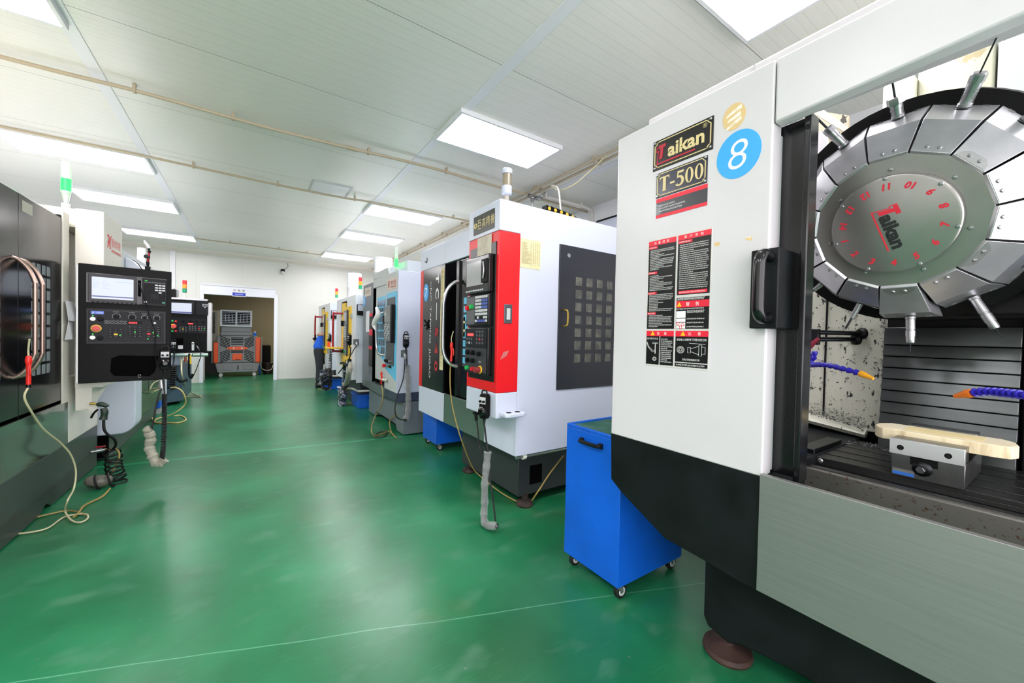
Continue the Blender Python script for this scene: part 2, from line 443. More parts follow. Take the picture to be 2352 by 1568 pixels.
# ceiling trims and cornices
k = 1
for x in (-1.05, 1.62, 3.55):
    g = B(); g.box(x-.045, x+.045, -3, 13.2, ROOMH-.006, ROOMH); o = struct(g.build('trim_%d' % k, trim_m, None, .002)); k += 1
g = B(); g.px(-3.5, 4.5, [(13.2, ROOMH), (12.98, ROOMH), (13.0, ROOMH-.03), (13.2, ROOMH-.1)])
struct(g.build('trim_%d' % k, mat('warm_white_trim', 'f0e8de', .35))); k += 1
g = B(); g.box(-1.72, -1.61, 13.17, 13.2, 0, ROOMH-.05); struct(g.build('trim_%d' % k, trim_m, None, .003)); k += 1
g = B(); g.box(4.47, 4.5, -3, 13.2, ROOMH-.26, ROOMH); struct(g.build('trim_%d' % k, trim_m, None, .004)); k += 1
g = B(); g.box(4.42, 4.5, -3, 4.3, ROOMH-.33, ROOMH-.262); struct(g.build('trim_%d' % k, blackm, None, .004)); k += 1  # shade of the gap above the duct, put in as a black strip
g = B(); g.box(4.3, 4.5, -3, 4.25, ROOMH-.75, ROOMH-.335); struct(g.build('trim_%d' % k, lilac, None, .01)); k += 1  # the pale duct below the gap, only numbered along with the trims
g = B(); g.box(DX1+.06, 4.5, 13.185, 13.2, 0, .03); struct(g.build('baseboard_back', lightgrey))

# ceiling lights
def light(x0, x1, y0, y1, label):
    t = T('ceiling_light', label, 'ceiling light', ((x0+x1)/2, (y0+y1)/2, ROOMH), 'flat ceiling light panels')
    g = B(); z0 = ROOMH-.045
    g.box(x0, x1, y0, y0+.025, z0, ROOMH); g.box(x0, x1, y1-.025, y1, z0, ROOMH); g.box(x0, x0+.025, y0+.025, y1-.025, z0, ROOMH); g.box(x1-.025, x1, y0+.025, y1-.025, z0, ROOMH)
    g.build('frame', trim_m, t, .002)
    g = B(); g.box(x0+.025, x1-.025, y0+.025, y1-.025, z0+.002, z0+.03); g.build('diffuser', lamp_m, t)
RX, LX = (1.565, 2.775), (-2.25, -1.042)
light(*RX, .74, 1.355, 'light panel directly above the white machine with the blue 8, cut by the top edge')
light(*RX, 3.22, 3.85, 'large light panel above the machine with the red operator column')
light(*RX, 6.35, 6.97, 'light panel above the grey machine with cyan trim, behind the conduit crossing')
light(*RX, 8.37, 9.02, 'light panel above the nearer machine with yellow trim')
light(*RX, 10.95, 11.7, 'right-hand light panel nearest the far wall, above the person')
light(*LX, 3.31, 3.94, 'light panel cut off by the upper left corner')
light(*LX, 6.32, 6.95, 'long light panel right above the glowing green signal tower on the left')
light(*LX, 8.35, 9.07, 'left-hand light panel just beyond the signal tower')
light(*LX, 11.08, 11.7, 'left-hand light panel nearest the far wall')
for y in (-1.6,):  # unseen panels added to continue the rows and light the room
    light(*RX, y, y+.62, 'unseen light panel added behind the viewer on the right side'); light(*LX, y+.1, y+.72, 'unseen light panel added behind the viewer on the left side')
light(*LX, .75, 1.37, 'added light panel overhead on the left side, out of the picture')

# conduits
def clips(t, spots, ax, r=.014):
    for x, y, z in spots:
        g = B()
        if ax == 'x': g.box(x-.011, x+.011, y-r-.006, y+r+.006, z-r-.004, ROOMH-.001)
        else: g.box(x-r-.006, x+r+.006, y-.011, y+.011, z-r-.004, ROOMH-.001)
        g.build('clip', conduit_m, t, .003)
zc = ROOMH-.05
t = T('ceiling_conduit', 'long sagging beige conduit crossing the ceiling from the upper left edge', 'conduit', (.9, 4.55, zc), 'beige conduits on the ceiling')
g = B(); g.tube([(-3.4, 4.62, zc), (-1.5, 4.61, zc), (-.8, 4.57, zc), (.1, 4.6, zc), (.9, 4.56, zc), (1.7, 4.5, zc), (2.6, 4.52, zc), (3.24, 4.51, zc)], .017, 8, 6); g.build('pipe', conduit_m, t)
g = B(); g.cyl((.86, 4.562, zc), (.96, 4.556, zc), .023); g.build('coupling', conduit_m, t)
clips(t, [(-.83, 4.57, zc), (-.15, 4.59, zc), (1.08, 4.55, zc), (2.0, 4.5, zc), (2.9, 4.51, zc)], 'x', .017)
t = T('ceiling_conduit', 'beige conduit running across the ceiling past the square hatch, middle of the three', 'conduit', (.3, 6.3, zc), 'beige conduits on the ceiling')
g = B(); g.tube([(-3.4, 6.2, zc), (-2, 6.22, zc), (-1.0, 6.23, zc), (.27, 6.31, zc), (1.15, 6.3, zc), (1.52, 6.24, zc), (2.9, 6.2, zc), (3.24, 6.2, zc)], .015, 8, 6); g.build('pipe', conduit_m, t)
clips(t, [(-.6, 6.25, zc), (.3, 6.31, zc), (1.3, 6.28, zc), (2.9, 6.2, zc)], 'x', .015)
t = T('ceiling_conduit', 'thin beige conduit on the ceiling just before the far wall', 'conduit', (.3, 11.3, zc), 'beige conduits on the ceiling')
g = B(); g.tube([(-1.03, 11.2, zc), (.57, 11.28, zc), (1.53, 11.4, zc), (3.2, 11.45, zc)], .013, 8, 5); g.build('pipe', conduit_m, t)
clips(t, [(-.4, 11.24, zc), (.57, 11.28, zc), (1.2, 11.36, zc)], 'x', .013)
for x, lab in ((3.22, 'beige conduit along the right side of the ceiling, the one toward the aisle'), (3.32, 'beige conduit along the right side of the ceiling, the one toward the right wall')):
    t = T('ceiling_conduit', lab, 'conduit', (x, 5, zc), 'conduits along the right ceiling trim')
    g = B(); g.tube([(x, -1, zc), (x, 4, zc), (x, 8, zc), (x, 12.9, zc)], .016, 8); g.build('pipe', conduit_m, t)
    clips(t, [(x, y, zc) for y in (3.2, 4.3, 5.4, 6.5, 7.4, 8.6, 9.8)], 'y', .016)
t = T('drop_pipe', 'white pipe that leaves the ceiling conduits and bends down the right wall', 'pipe', (3.9, 4.45, ROOMH-.05))
g = B(); g.tube([(3.53, 4.42, zc), (3.9, 4.42, zc), (4.3, 4.42, zc), (4.42, 4.42, zc-.03), (4.45, 4.42, zc-.14), (4.45, 4.42, 2.4)], .022, 10, 5); g.build('pipe', white_pipe, t)
for x in (3.5, 4.2):
    g = B(); g.box(x-.015, x+.015, 4.39, 4.45, zc-.03, ROOMH-.001); g.build('clip', white_pipe, t, .003)
g = B(); g.tube([(3.53, 4.55, zc), (4.47, 4.55, zc)], .018, 8); g.build('return_pipe', conduit_m, t)
t = T('air_valve_manifold', 'silver compressed air valve cluster hanging under the right ceiling conduits', 'valve', (3.3, 4.5, 3.4))
g = B(); g.cyl((3.26, 4.5, 3.44), (3.5, 4.5, 3.44), .022); g.cyl((3.33, 4.5, 3.44), (3.33, 4.5, 3.34), .02); g.ball((3.33, 4.5, 3.42), .035); g.cyl((3.4, 4.42, 3.42), (3.4, 4.58, 3.42), .018); g.build('valve_body', chrome, t)
g = B(); g.tube([(3.33, 4.5, 3.34), (3.34, 4.5, 3.25), (3.35, 4.5, 2.48)], .007, 8); g.build('down_tube', white_pipe, t)
g = B(); g.box(3.28, 3.46, 4.488, 4.512, 3.395, 3.405); g.build('lever', steel, t, .003)
g = B(); g.tube([(3.280,4.000,3.432), (3.216,3.800,3.312), (3.259,3.800,3.118), (3.278,3.800,2.956)], .011, 8, 5); tag(g.build('air_tube', white_pipe), 'white air tube dropping from the ceiling pipes behind the energy chain', 'tube')
g = B(); g.tube([(3.258,4.000,3.426), (3.324,3.900,3.344), (3.312,3.600,3.328), (3.235,3.300,3.343), (3.156,2.950,3.394)], .008, 8, 5); tag(g.build('slack_air_hose', hose_y), 'thin cream air hose sagging below the right ceiling conduits', 'hose')
# hatch
t = T('ceiling_hatch', 'square framed inspection hatch set in the ceiling panels', 'hatch', (.94, 6.17, ROOMH))
g = B()
for a in ((.68, 1.2, 5.92, 5.95), (.68, 1.2, 6.4, 6.43), (.68, .71, 5.95, 6.4), (1.17, 1.2, 5.95, 6.4)): g.box(*a, ROOMH-.012, ROOMH)
g.build('hatch_frame', lightgrey, t, .002)
g = B(); g.box(.71, 1.17, 5.95, 6.4, ROOMH-.006, ROOMH-.001); g.build('hatch_panel', trim_m, t)
# security camera
t = T('security_camera', 'small black security camera high on the far wall with a looped cable', 'camera', (.77, 13.2, 3.15))
g = B(); g.box(.72, .82, 13.08, 13.2, 3.12, 3.21); g.build('camera_body', blackm, t, .01)
g = B(); g.lathe((.77, 13.1, 3.13), (0, -.3, -1), [(.05, 0), (.05, .04), (.03, .07)]); g.build('camera_dome', white, t)
g = B(); g.tube([(.8, 13.17, 3.21), (.9, 13.17, 3.3), (.88, 13.17, 3.4), (.8, 13.17, 3.45)], .006, 6, 5); g.build('cable', black, t)
# door sign
t = T('door_sign', 'small white and blue room sign above the doorway', 'sign', (-.12, 13.14, 2.53))
g = B(); g.ry(13.136, 13.1445, (-0.420,2.535), (-0.103,2.343)); g.build('sign_panel', white_ink, t)
a, b_ = (-0.409,2.416), (-0.113,2.354)
g = B(); g.box(a[0], b_[0], 13.133, 13.1365, a[1]-.055, a[1]+.035); g.build('blue_strip', mat('sign_blue', '2038c0', .4), t)
Fw = FY(13.136); mx_, mz = (a[0]+b_[0])/2, a[1]
text('room_name', black_ink, t, Fw, [('手', mx_-.1, mz+.095, .062), ('板', mx_, mz+.095, .062), ('室', mx_+.1, mz+.095, .062)])
g = B(); fineprint(g, FY(13.133), mx_-.09, mx_+.09, mz-.01, .025); g.build('fine_print', white_ink, t)

# ================================================================ machine 8: white tapping centre with the open carousel
M8X = 1.54
m8 = T('machining_center', 'large white and black machine in the right foreground with blue 8 sticker and tool carousel', 'machine', (2.3, .3, 0), 'machine tools in the workshop')
YE = .648                                                   # right edge of the white side panel
g = B(); g.box(M8X, M8X+.07, YE, 1.358, .955, 2.45)
g.build('front_panel', white, m8, .006)
g = B(); g.box(M8X+.07, 3.2, 1.335, 1.355, .66, 2.44); g.box(3.18, 3.2, -1.3, 1.335, .66, 2.44); g.build('housing_wall', white, m8, .004)
g = B(); g.px(M8X, M8X+.055, [(YE-.003, 2.45), (YE-.003, 2.222), (.1, 2.252), (-1.3, 2.252), (-1.3, 2.45)]); g.build('header_panel', white, m8, .008)
g = B(); g.box(M8X+.13, 1.95, -1.3, 1.28, 2.4, 2.56); g.build('top_cover', white, m8, .01)
g = B(); g.box(M8X+.126, M8X+.14, .775, .78, 2.4, 2.556); g.build('cover_joint', lightgrey, m8)
sk = [(1.362,0.980), (1.353,0.721), (1.286,0.677), (1.036,0.555), (0.846,0.546), (.735, .535), (YE, .535), (YE, .955)]
g = B(); g.px(M8X+.004, 3.1, sk); g.build('hopper_skirt', black, m8, .004)
g = B(); g.box(M8X-.012, M8X+.012, -1.3, YE+.002, .545, .968); g.build('steel_apron', apron_m, m8, .002)
g = B(); g.px(1.77, 3.0, [(.975, .56), (.975, .16), (.955, .12), (.86, .1), (.8, .13), (.6, .16), (.2, .17), (-1.3, .17), (-1.3, .56)]); g.build('base', black, m8, .01)
g = B(); g.lathe((1.85, .9, 0), (0, 0, 1), [(.1, 0), (.105, .012), (.1, .03), (.035, .045), (.028, .05), (.028, .13)], 28); g.build('levelling_foot', foot_m, m8)
g = B(); g.lathe((1.85, -.6, 0), (0, 0, 1), [(.1, 0), (.105, .012), (.1, .03), (.035, .045), (.028, .05), (.028, .19)], 28); g.build('levelling_foot', foot_m, m8)
g = B(); g.lathe((2.85, .75, 0), (0, 0, 1), [(.1, 0), (.105, .012), (.1, .03), (.035, .045), (.028, .05), (.028, .19)], 28); g.build('levelling_foot', foot_m, m8)
# sliding door leaf with its handle
sd = None
g = B(); g.rx(1.62, 1.66, (0.657,1.906), (0.574,1.886)[:1]+(.93,)) if False else g.box(1.62, 1.655, .572, .69, .96, 2.24)
sd = g.build('sliding_door', gloss_black, m8, .004)
g = B(); g.box(1.59, 1.66, .5515, .5715, .955, 2.24); g.build('door_edge', gloss_black, sd, .004)
g = B(); g.cyl((1.588, .5615, 2.19), (1.592, .5615, 2.19), .008); g.cyl((1.588, .5615, 1.0), (1.592, .5615, 1.0), .006); g.build('screw', blackm, sd)
g = B(); g.box(1.5, 1.63, .6, .69, 1.492, 1.772); g.build('handle_block', black, sd, .004)
g = B(); g.tube([(1.5, .628, 1.53), (1.455, .628, 1.525), (1.43, .628, 1.545), (1.425, .628, 1.58), (1.425, .628, 1.69), (1.43, .628, 1.725), (1.455, .628, 1.745), (1.5, .628, 1.74)], .019, 12, 4); g.build('handle', gloss_black, sd)
g = B(); g.box(M8X+.01, 1.62, .6485, .66, .97, 2.2); g.build('door_seal', lightgrey, m8)
# working chamber
g = B(); g.px(2.7, 2.72, [(1.33, .9), (1.33, 2.3), (.5, 2.3), (.5, .9)]); g.build('chamber_wall', chip_wall, m8)
g = B(); g.box(2.692, 2.7, .825, .832, 1.0, 2.0); g.build('wall_seam', blackm, m8)
g = B(); g.prism([(2.600,0.922,1.014), (2.600,0.626,0.980), (2.680,0.635,0.998), (2.680,0.953,1.059)], (.02, 0, -.02)); g.build('chip_ledge', chip_wall, m8)
g = B()
def sliver(g, p, s_):
    a = V((random.gauss(0, 1), random.gauss(0, 1), random.gauss(0, .5))).normalized()*s_; b_ = V((random.gauss(0, 1), random.gauss(0, 1), random.gauss(0, 1))).normalized()*s_*.35
    c_ = a.cross(b_).normalized()*s_*.12
    g.hull8([p-a-b_-c_, p+a-b_-c_, p+a+b_-c_, p-a+b_-c_, p-a*.6-b_+c_, p+a*.7-b_+c_, p+a*.6+b_+c_, p-a+b_*.5+c_])
for i in range(700):
    p = V((2.620,0.888,1.038)).lerp(V((2.620,0.632,0.995)), random.random())+V((random.uniform(-.015, .06), 0, .06*random.random()**2+.008))
    sliver(g, p, random.uniform(.0015, .0055))
for i in range(170):
    y_ = random.uniform(.58, .93); z_ = 1.0+.62*random.random(); sliver(g, V((2.697, y_, z_)), random.uniform(.002, .007)*(1.6 if random.random() < .15 else 1))
for i in range(120):
    sliver(g, V((2.69, .575+random.uniform(-.008, .02), random.uniform(1.0, 1.6))), random.uniform(.003, .008))
q = g.build('metal_chips', chips_m, m8); q['kind'] = 'stuff'
g = B(); g.box(2.15, 2.9, .72, 1.3, .55, .93); g.box(2.685, 2.699, .5, 1.3, .8, .985); g.build('shade_panel', void, m8)  # black block and sheet stand in for the shade below the chip ledge
g = B(); g.box(2.75, 3.1, .52, .64, 1.7, 2.8); g.build('column_rib', inner_cream, m8, .01)
g = B(); g.box(2.8, 3.15, .27, .519, 1.5, 2.85); g.build('column', inner_cream, m8, .01)
g = B(); g.box(2.76, 3.1, -.5, .26, 1.8, 2.85); g.build('head_cover', mat('head_cover_paint', 'b3bab6', .4), m8, .015)
g = B(); g.prism([(2.500,0.851,2.667), (2.500,0.813,2.673), (2.500,0.708,2.537), (2.500,0.721,2.514)], (.03, 0, 0)); g.build('strut', inner_cream, m8, .003)
g = B(); g.prism([(2.600,0.942,2.771), (2.600,0.735,2.641), (2.600,0.733,2.288), (2.600,0.925,2.200)], (.02, 0, 0)); g.build('perforated_plate', speck_mat('perforated_tan', 'a59c86', '2a2723', 16, .6, .6), m8)
g = B(); g.lathe((2.500,0.853,2.483), (-1, .3, -.2), [(.06, 0), (.085, .012), (.085, .03)], 28); g.build('work_lamp', white, m8)
# way cover of stepped plates
wy0, wy1 = .565, .15
zs = [1.526, 1.44, 1.385, 1.33, 1.275, 1.22, 1.165, 1.11, 1.055, 1.0, .94]
for i in range(10):
    g = B(); a, c = zs[i], zs[i+1]
    g.py(wy1, wy0, [(2.6-.012*(i % 2)*0-.004*i, a), (2.588-.004*i, c+.004), (2.6-.004*i, c), (2.64-.004*i, c), (2.64-.004*i, a)])
    g.build('way_cover_plate', waycover, m8, .002)
g = B(); g.box(2.65, 2.699, wy1, wy0, .9, 1.72); g.build('way_cover_back', blackm, m8)
g = B(); g.box(2.3, 2.75, -.2, .5, 1.56, 2.0); g.box(2.62, 2.75, -.3, .148, .9, 1.56); g.build('spindle_head', blackm, m8, .01)
g = B(); g.box(2.2, 2.6, -.3, .1, 1.62, 1.95); g.build('drive_cover', mat('navy_paint', '1c2c4a', .4), m8, .01)
# table
g = B(); X0, X1, Y0, Y1, ZT = 2.05, 2.56, -1.0, .68, .95
cuts = [2.05, 2.13, 2.148, 2.24, 2.258, 2.36, 2.378, 2.47, 2.488, 2.56]
for i in range(0, 10, 2): g.box(cuts[i], cuts[i+1], Y0, Y1, ZT-.018, ZT)
g.box(X0, X1, Y0, Y1, ZT-.035, ZT-.018); g.build('table', machined, m8, .0015)
g = B(); g.ball((2.049, .635, .936), .011, (.5, 1, 1)); g.build('table_screw', chrome, m8)
g = B(); g.box(1.95, 2.6, -1.1, .655, .86, .914); g.box(1.95, 1.985, -1.1, .655, .9, .93); g.build('saddle_ledge', machined, m8, .004)
g = B(); g.box(1.93, 1.96, -1.1, .655, .55, .925); g.build('saddle_front', rust_m, m8, .006)
g = B(); g.box(2.06, 2.4, .66, .72, .86, .975); g.build('saddle_end_plate', darksteel, m8, .003)
# coolant pipes and hoses
for a, b_ in (((2.690,0.670,1.497), (2.500,0.805,1.499)), ((2.690,0.693,1.466), (2.500,0.827,1.461))):
    g = B(); g.cyl(a, b_, .012); g.build('coolant_pipe', darksteel, m8)
    g = B(); g.lathe(a, V(b_)-V(a), [(.03, -.004), (.03, .008), (.022, .02)]); g.build('pipe_flange', blackm, m8)
g = B(); c = V((2.500,0.816,1.482)); g.box(c.x-.018, c.x+.018, c.y-.02, c.y+.02, c.z-.05, c.z+.035); g.build('valve_block', darksteel, m8, .004)
g = B(); c = V((2.470,0.821,1.431)); g.tube([c+V((0, -.03, .035)), c, c+V((0, .02, -.035))], [.009, .013, .01], 8, 3); g.build('valve_lever', mat('dark_red_valve', '7d1630', .35), m8)
def locline(pts, nz, r, nm, n_b):
    P = spline([V(p) for p in pts], 10)
    tot = [0]
    for a, b_ in zip(P, P[1:]): tot.append(tot[-1]+(b_-a).length)
    def at_(s):
        for i in range(len(P)-1):
            if tot[i+1] >= s: return P[i].lerp(P[i+1], (s-tot[i])/(tot[i+1]-tot[i]+1e-9))
        return P[-1]
    h = B(); L = tot[-1]/n_b
    for i in range(n_b):
        a = at_(i*L); b_ = at_(min((i+1)*L, tot[-1])); d = b_-a
        h.lathe(a, d, [(r*.62, 0), (r*.95, d.length*.12), (r, d.length*.35), (r*.72, d.length*.7), (r*.6, d.length)], 12)
    o = h.build('coolant_hose', loc_blue, m8)
    h = B(); d = V(nz)-P[-1]; h.lathe(P[-1], d, [(r*.95, -.004), (r, .01), (r*.9, d.length*.3), (r*.45, d.length)], 14); h.build('nozzle', nm, o)
    return o
locline([(2.420,0.788,1.400), (2.420,0.791,1.364), (2.420,0.812,1.331), (2.360,0.785,1.330), (2.300,0.724,1.338), (2.270,0.664,1.335), (2.250,0.610,1.324), (2.240,0.558,1.312)], (2.220,0.512,1.296), .0135, loc_yellow, 15)
locline([(2.420,0.810,1.386), (2.440,0.831,1.343), (2.420,0.842,1.301)], (2.420,0.850,1.282), .0125, loc_orange, 4)
locline([(2.000,0.069,1.293), (2.020,0.109,1.296), (2.050,0.147,1.295), (2.080,0.186,1.293), (2.100,0.227,1.280)], (2.120,0.266,1.262), .0155, loc_orange, 11)
# carousel
C0 = V((1.95, .4115, 1.8867)); TILT = -.31539
AX = V((-math.cos(TILT), 0, math.sin(TILT))); SR = V((0, -1, 0)); UP = V((math.sin(TILT), 0, math.cos(TILT)))
def TP(r, t, back=0): return C0-AX*back+(SR*math.cos(t)+UP*math.sin(t))*r
PH = 2.26658; ST = 2*PI/14
g = B(); g.prism([TP(.236, PH-ST*i, .006) for i in range(14)], -AX*.05); cp = g.build('carousel_face', disc_m, m8, .001)
g = B(); g.lathe(TP(0, 0, 0), AX, [(.1745, -.002), (.1745, .026), (.171, .031), (.165, .033)], 72); cov = g.build('carousel_cover', disc_m, m8)
g = B(); g.lathe(TP(0, 0, .17), -AX, [(.33, 0), (.425, .03), (.43, .1), (.33, .12)], 56); g.build('carousel_rim', blackm, m8)
for i in range(14):
    g = B(); t0, t1 = PH-ST*i-.012, PH-ST*(i+1)+.012
    dz = V((-.028, 0, -.03)) if i == 8 else V((0, 0, 0))
    pts = [[TP(.243, t0), TP(.243, t1)], [TP(.34, t0, .086), TP(.34, t1, .086)], [TP(.392, t0+.004, .205), TP(.392, t1-.004, .205)]]
    inn = [[TP(.2, t0, .03), TP(.2, t1, .03)], [TP(.3, t0, .12), TP(.3, t1, .12)], [TP(.34, t0, .215), TP(.34, t1, .215)]]
    vs = [[g.b.verts.new(p+dz*(k_ > 0)) for p in row] for k_, row in enumerate(pts)]; wv = [[g.b.verts.new(p+dz*(k_ > 0)) for p in row] for k_, row in enumerate(inn)]
    F_ = []
    for a in range(2):
        F_.append(g.b.faces.new((vs[a][0], vs[a][1], vs[a+1][1], vs[a+1][0]))); F_.append(g.b.faces.new((wv[a][1], wv[a][0], wv[a+1][0], wv[a+1][1])))
        for s_ in (0, 1): F_.append(g.b.faces.new((vs[a][s_], vs[a+1][s_], wv[a+1][s_], wv[a][s_])))
    F_.append(g.b.faces.new((vs[0][0], vs[0][1], wv[0][1], wv[0][0]))); F_.append(g.b.faces.new((vs[2][0], vs[2][1], wv[2][1], wv[2][0])))
    bmesh.ops.recalc_face_normals(g.b, faces=F_)
    pet = g.build('carousel_petal', petal_m, m8, .0012, ang=8)
    tm = PH-ST*(i+.5); rad = SR*math.cos(tm)+UP*math.sin(tm); tgv = -SR*math.sin(tm)+UP*math.cos(tm)
    nf = (rad*.086+AX*.097).normalized(); no = (rad*.124+AX*.052).normalized(); dn = (-AX*.086-rad*-.097); dn.normalize()
    kx = .243*math.cos(ST/2)
    base = C0+rad*kx; dn = (rad*(.34*math.cos(ST/2)-kx)-AX*.086+dz).normalized(); nf = tgv.cross(dn); nf = nf if nf.dot(AX) > 0 else -nf
    if i in (3, 4, 5, 6, 8, 12):
        h = B(); F = (base, tgv, nf.cross(tgv)); 
        e = [base+tgv*a+dn*b_ for a, b_ in ((-.046, .003), (.046, .003), (.04, .02), (.024, .034), (-.024, .034), (-.04, .02))]
        h.prism(e, nf*.0018); h.build('clip_plate', steel, pet)
    for s_ in (-.016, .016):
        h = B(); h.lathe(base+tgv*s_+dn*.019, nf, [(.0062, 0), (.0062, .003), (.0045, .0055), (.001, .006)], 14); h.build('petal_screw', chrome, pet)
    ob = C0+rad*(.366*math.cos(ST/2))-AX*.15+dz; dm = (rad*.05-AX*.119).normalized()
    for s_ in (-.052, .052):
        h = B(); c = ob+tgv*s_+dm*.035
        h.hull8([c+tgv*a+dm*b_+no*d for d in (0, .004) for a, b_ in ((-.009, -.006), (.009, -.006), (.009, .006), (-.009, .006))]); h.build('latch', chrome, pet)
    h = B(); h.lathe(ob+dm*.03, no, [(.03, -.002), (.03, .0025)], 24); h.build('tool_pocket', blackm, pet)
for a in (93, 40.6, -13.7, -65, -114.6, -165.8, 143.2):
    t_ = math.radians(a)
    for r_b, bk, par in ((.166, -.031, cov), (.192, .006, cp)):
        h = B(); h.lathe(TP(r_b, t_-(.05 if r_b > .18 else 0), bk), AX, [(.0068, 0), (.0068, .0035), (.005, .006), (.001, .0066)], 14); h.build('button_screw', chrome, par)
FT = (TP(0, 0, -.033), SR, UP)
its = []
for n_ in range(1, 15):
    a = math.radians(92.6+(11-n_)*-25.85) if n_ <= 11 else math.radians(92.6+(n_-11)*25.85)
    its.append((str(n_), .136*math.cos(a), .136*math.sin(a), .0235, {'rot': a+PI/2, 'bold': .045, 'shear': .15}))
for a in its: text('pocket_number', red_ink, cov, FT, [a])
th = math.radians(-74.6); R1 = (math.cos(th), math.sin(th)); U1 = (-math.sin(th), math.cos(th))
def L2(a, b_): return (-.038+R1[0]*a+U1[0]*b_, .058+R1[1]*a+U1[1]*b_)
def tk(a0, b0, s): return lambda p: [(a0+x*s, b0+y*s) for x, y in p]
TSHAPE = [(.07, 1.0), (.62, 1.0), (.6, .78), (.43, .78), (.36, .06), (.12, .06), (.2, .78), (.05, .78)]
TTAIL = [(0, .62), (0, 1.0), (.045, 1.0), (.045, .66), (.15, .66), (.06, -.16), (2.55, -.16), (2.55, -.24), (-.02, -.24), (.1, .6)]
polys('logo_emblem', red_ink, cov, FT, [[L2(a*.06, b_*.06) for a, b_ in p] for p in (TSHAPE, TTAIL)], .0013)
text('logo_lettering', black_ink, cov, FT, [('aikan', *L2(.089, .02), .044, {'rot': th, 'bold': .05, 'w': .128})])
# plates and stickers on the front
F8 = FX(M8X)
def plate(name, quad, m, d=.004, par=m8):
    ys = [q[0] for q in quad]; zz = [q[1] for q in quad]
    y0 = (quad[0][0]+quad[3][0])/2; y1 = (quad[1][0]+quad[2][0])/2; z1 = (quad[0][1]+quad[1][1])/2; z0 = (quad[2][1]+quad[3][1])/2
    h = B(); h.box(M8X-d, M8X+.001, y1, y0, z0, z1); o = h.build(name, m, par, .0015)
    return o, -y0, -y1, z0, z1
def frame_lines(par, F, u0, u1, v0, v1, ins, wd, m, d, c=.03):
    h = B()
    h.fb(F, u0+ins+c, u1-ins-c, v1-ins-wd, v1-ins, d*.5, d); h.fb(F, u0+ins+c, u1-ins-c, v0+ins, v0+ins+wd, d*.5, d)
    h.fb(F, u0+ins, u0+ins+wd, v0+ins+c, v1-ins-c, d*.5, d); h.fb(F, u1-ins-wd, u1-ins, v0+ins+c, v1-ins-c, d*.5, d)
    for su, uu in ((1, u0+ins), (-1, u1-ins)):
        for sv, vv in ((1, v0+ins), (-1, v1-ins)):
            pa = [(uu+su*c*math.cos(t), vv+sv*c*math.sin(t)) for t in (i*PI/12 for i in range(7))]
            pb = [(uu+su*(c+wd)*math.cos(t), vv+sv*(c+wd)*math.sin(t)) for t in (i*PI/12 for i in range(7))]
            h.fp(F, pa+pb[::-1], d*.5, d)
    h.build('border_line', m, par)
    for uu in (u0+ins*1.3, u1-ins*1.3):
        for vv in (v0+ins*1.3, v1-ins*1.3):
            h = B(); o, r, u = F; h.lathe(o+r*uu+u*vv, r.cross(u), [(.006, 0), (.006, d+.001), (.003, d+.003)], 12); h.build('rivet', chrome, par)
pl, u0, u1, v0, v1 = plate('brand_plate', [(1.144,2.350), (0.866,2.350), (0.863,2.219), (1.146,2.213)], plate_black)
frame_lines(pl, F8, u0, u1, v0, v1, .008, .004, gold, .006, .014)
W8 = u1-u0; H8 = v1-v0
s8 = H8*.5; a0 = u0+W8*.09; b0 = v0+H8*.3
polys('brand_emblem', mat('plate_red', 'b01f35', .4), pl, F8, [tk(a0, b0, s8)(TSHAPE), tk(a0-.004, b0, s8)([(-.08, .6), (-.02, .98), (.05, .98), (-.01, .66), (.15, .66), (.06, -.16), (2.75, -.16), (2.75, -.27), (-.02, -.27), (.08, .58)])], .006)
text('brand_name', gold, pl, F8, [('aikan', u0+W8*.575, v0+H8*.52, H8*.46, {'w': W8*.6, 'bold': .03})], .006)
text('trademark', gold, pl, F8, [('®', u1-W8*.12, v1-H8*.2, H8*.14)], .006)
pl, u0, u1, v0, v1 = plate('model_plate', [(1.123,2.195), (0.886,2.203), (0.884,2.086), (1.126,2.089)], plate_violet)
frame_lines(pl, F8, u0, u1, v0, v1, .006, .0035, gold, .006, .011)
W8 = u1-u0; H8 = v1-v0; hh = H8*.58; cy = v0+H8*.5
def serifT(cu, w_): return [(cu-w_/2, cy+hh/2), (cu+w_/2, cy+hh/2), (cu+w_/2, cy+hh*.26), (cu+w_*.4, cy+hh*.4), (cu+w_*.15, cy+hh*.42), (cu+w_*.15, cy-hh*.44), (cu+w_*.28, cy-hh*.5), (cu-w_*.28, cy-hh*.5), (cu-w_*.15, cy-hh*.44), (cu-w_*.15, cy+hh*.42), (cu-w_*.4, cy+hh*.4), (cu-w_/2, cy+hh*.26)]
tw = W8*.2
polys('model_letter', gold, pl, F8, [serifT(u0+W8*.18, tw)], .006)
polys('model_dash', gold, pl, F8, [[(u0+W8*.3, cy-hh*.04), (u0+W8*.39, cy-hh*.04), (u0+W8*.39, cy-hh*.17), (u0+W8*.3, cy-hh*.17)]], .006)
c5 = u0+W8*.5; w5 = W8*.15
five = [(c5-w5*.34, cy+hh*.5), (c5+w5*.5, cy+hh*.5), (c5+w5*.42, cy+hh*.36), (c5-w5*.2, cy+hh*.36), (c5-w5*.26, cy+hh*.18)] + [(c5-w5*.1+w5*.62*math.cos(t), cy-hh*.16+hh*.35*math.sin(t)) for t in (math.radians(x) for x in range(90, -151, -20))] + [(c5-w5*.5, cy-hh*.36), (c5-w5*.3, cy-hh*.3)] + [(c5-w5*.16+w5*.36*math.cos(t), cy-hh*.17+hh*.24*math.sin(t)) for t in (math.radians(x) for x in range(-110, 91, 20))] + [(c5-w5*.4, cy+hh*.05)]
polys('model_digit', gold, pl, F8, [five], .006)
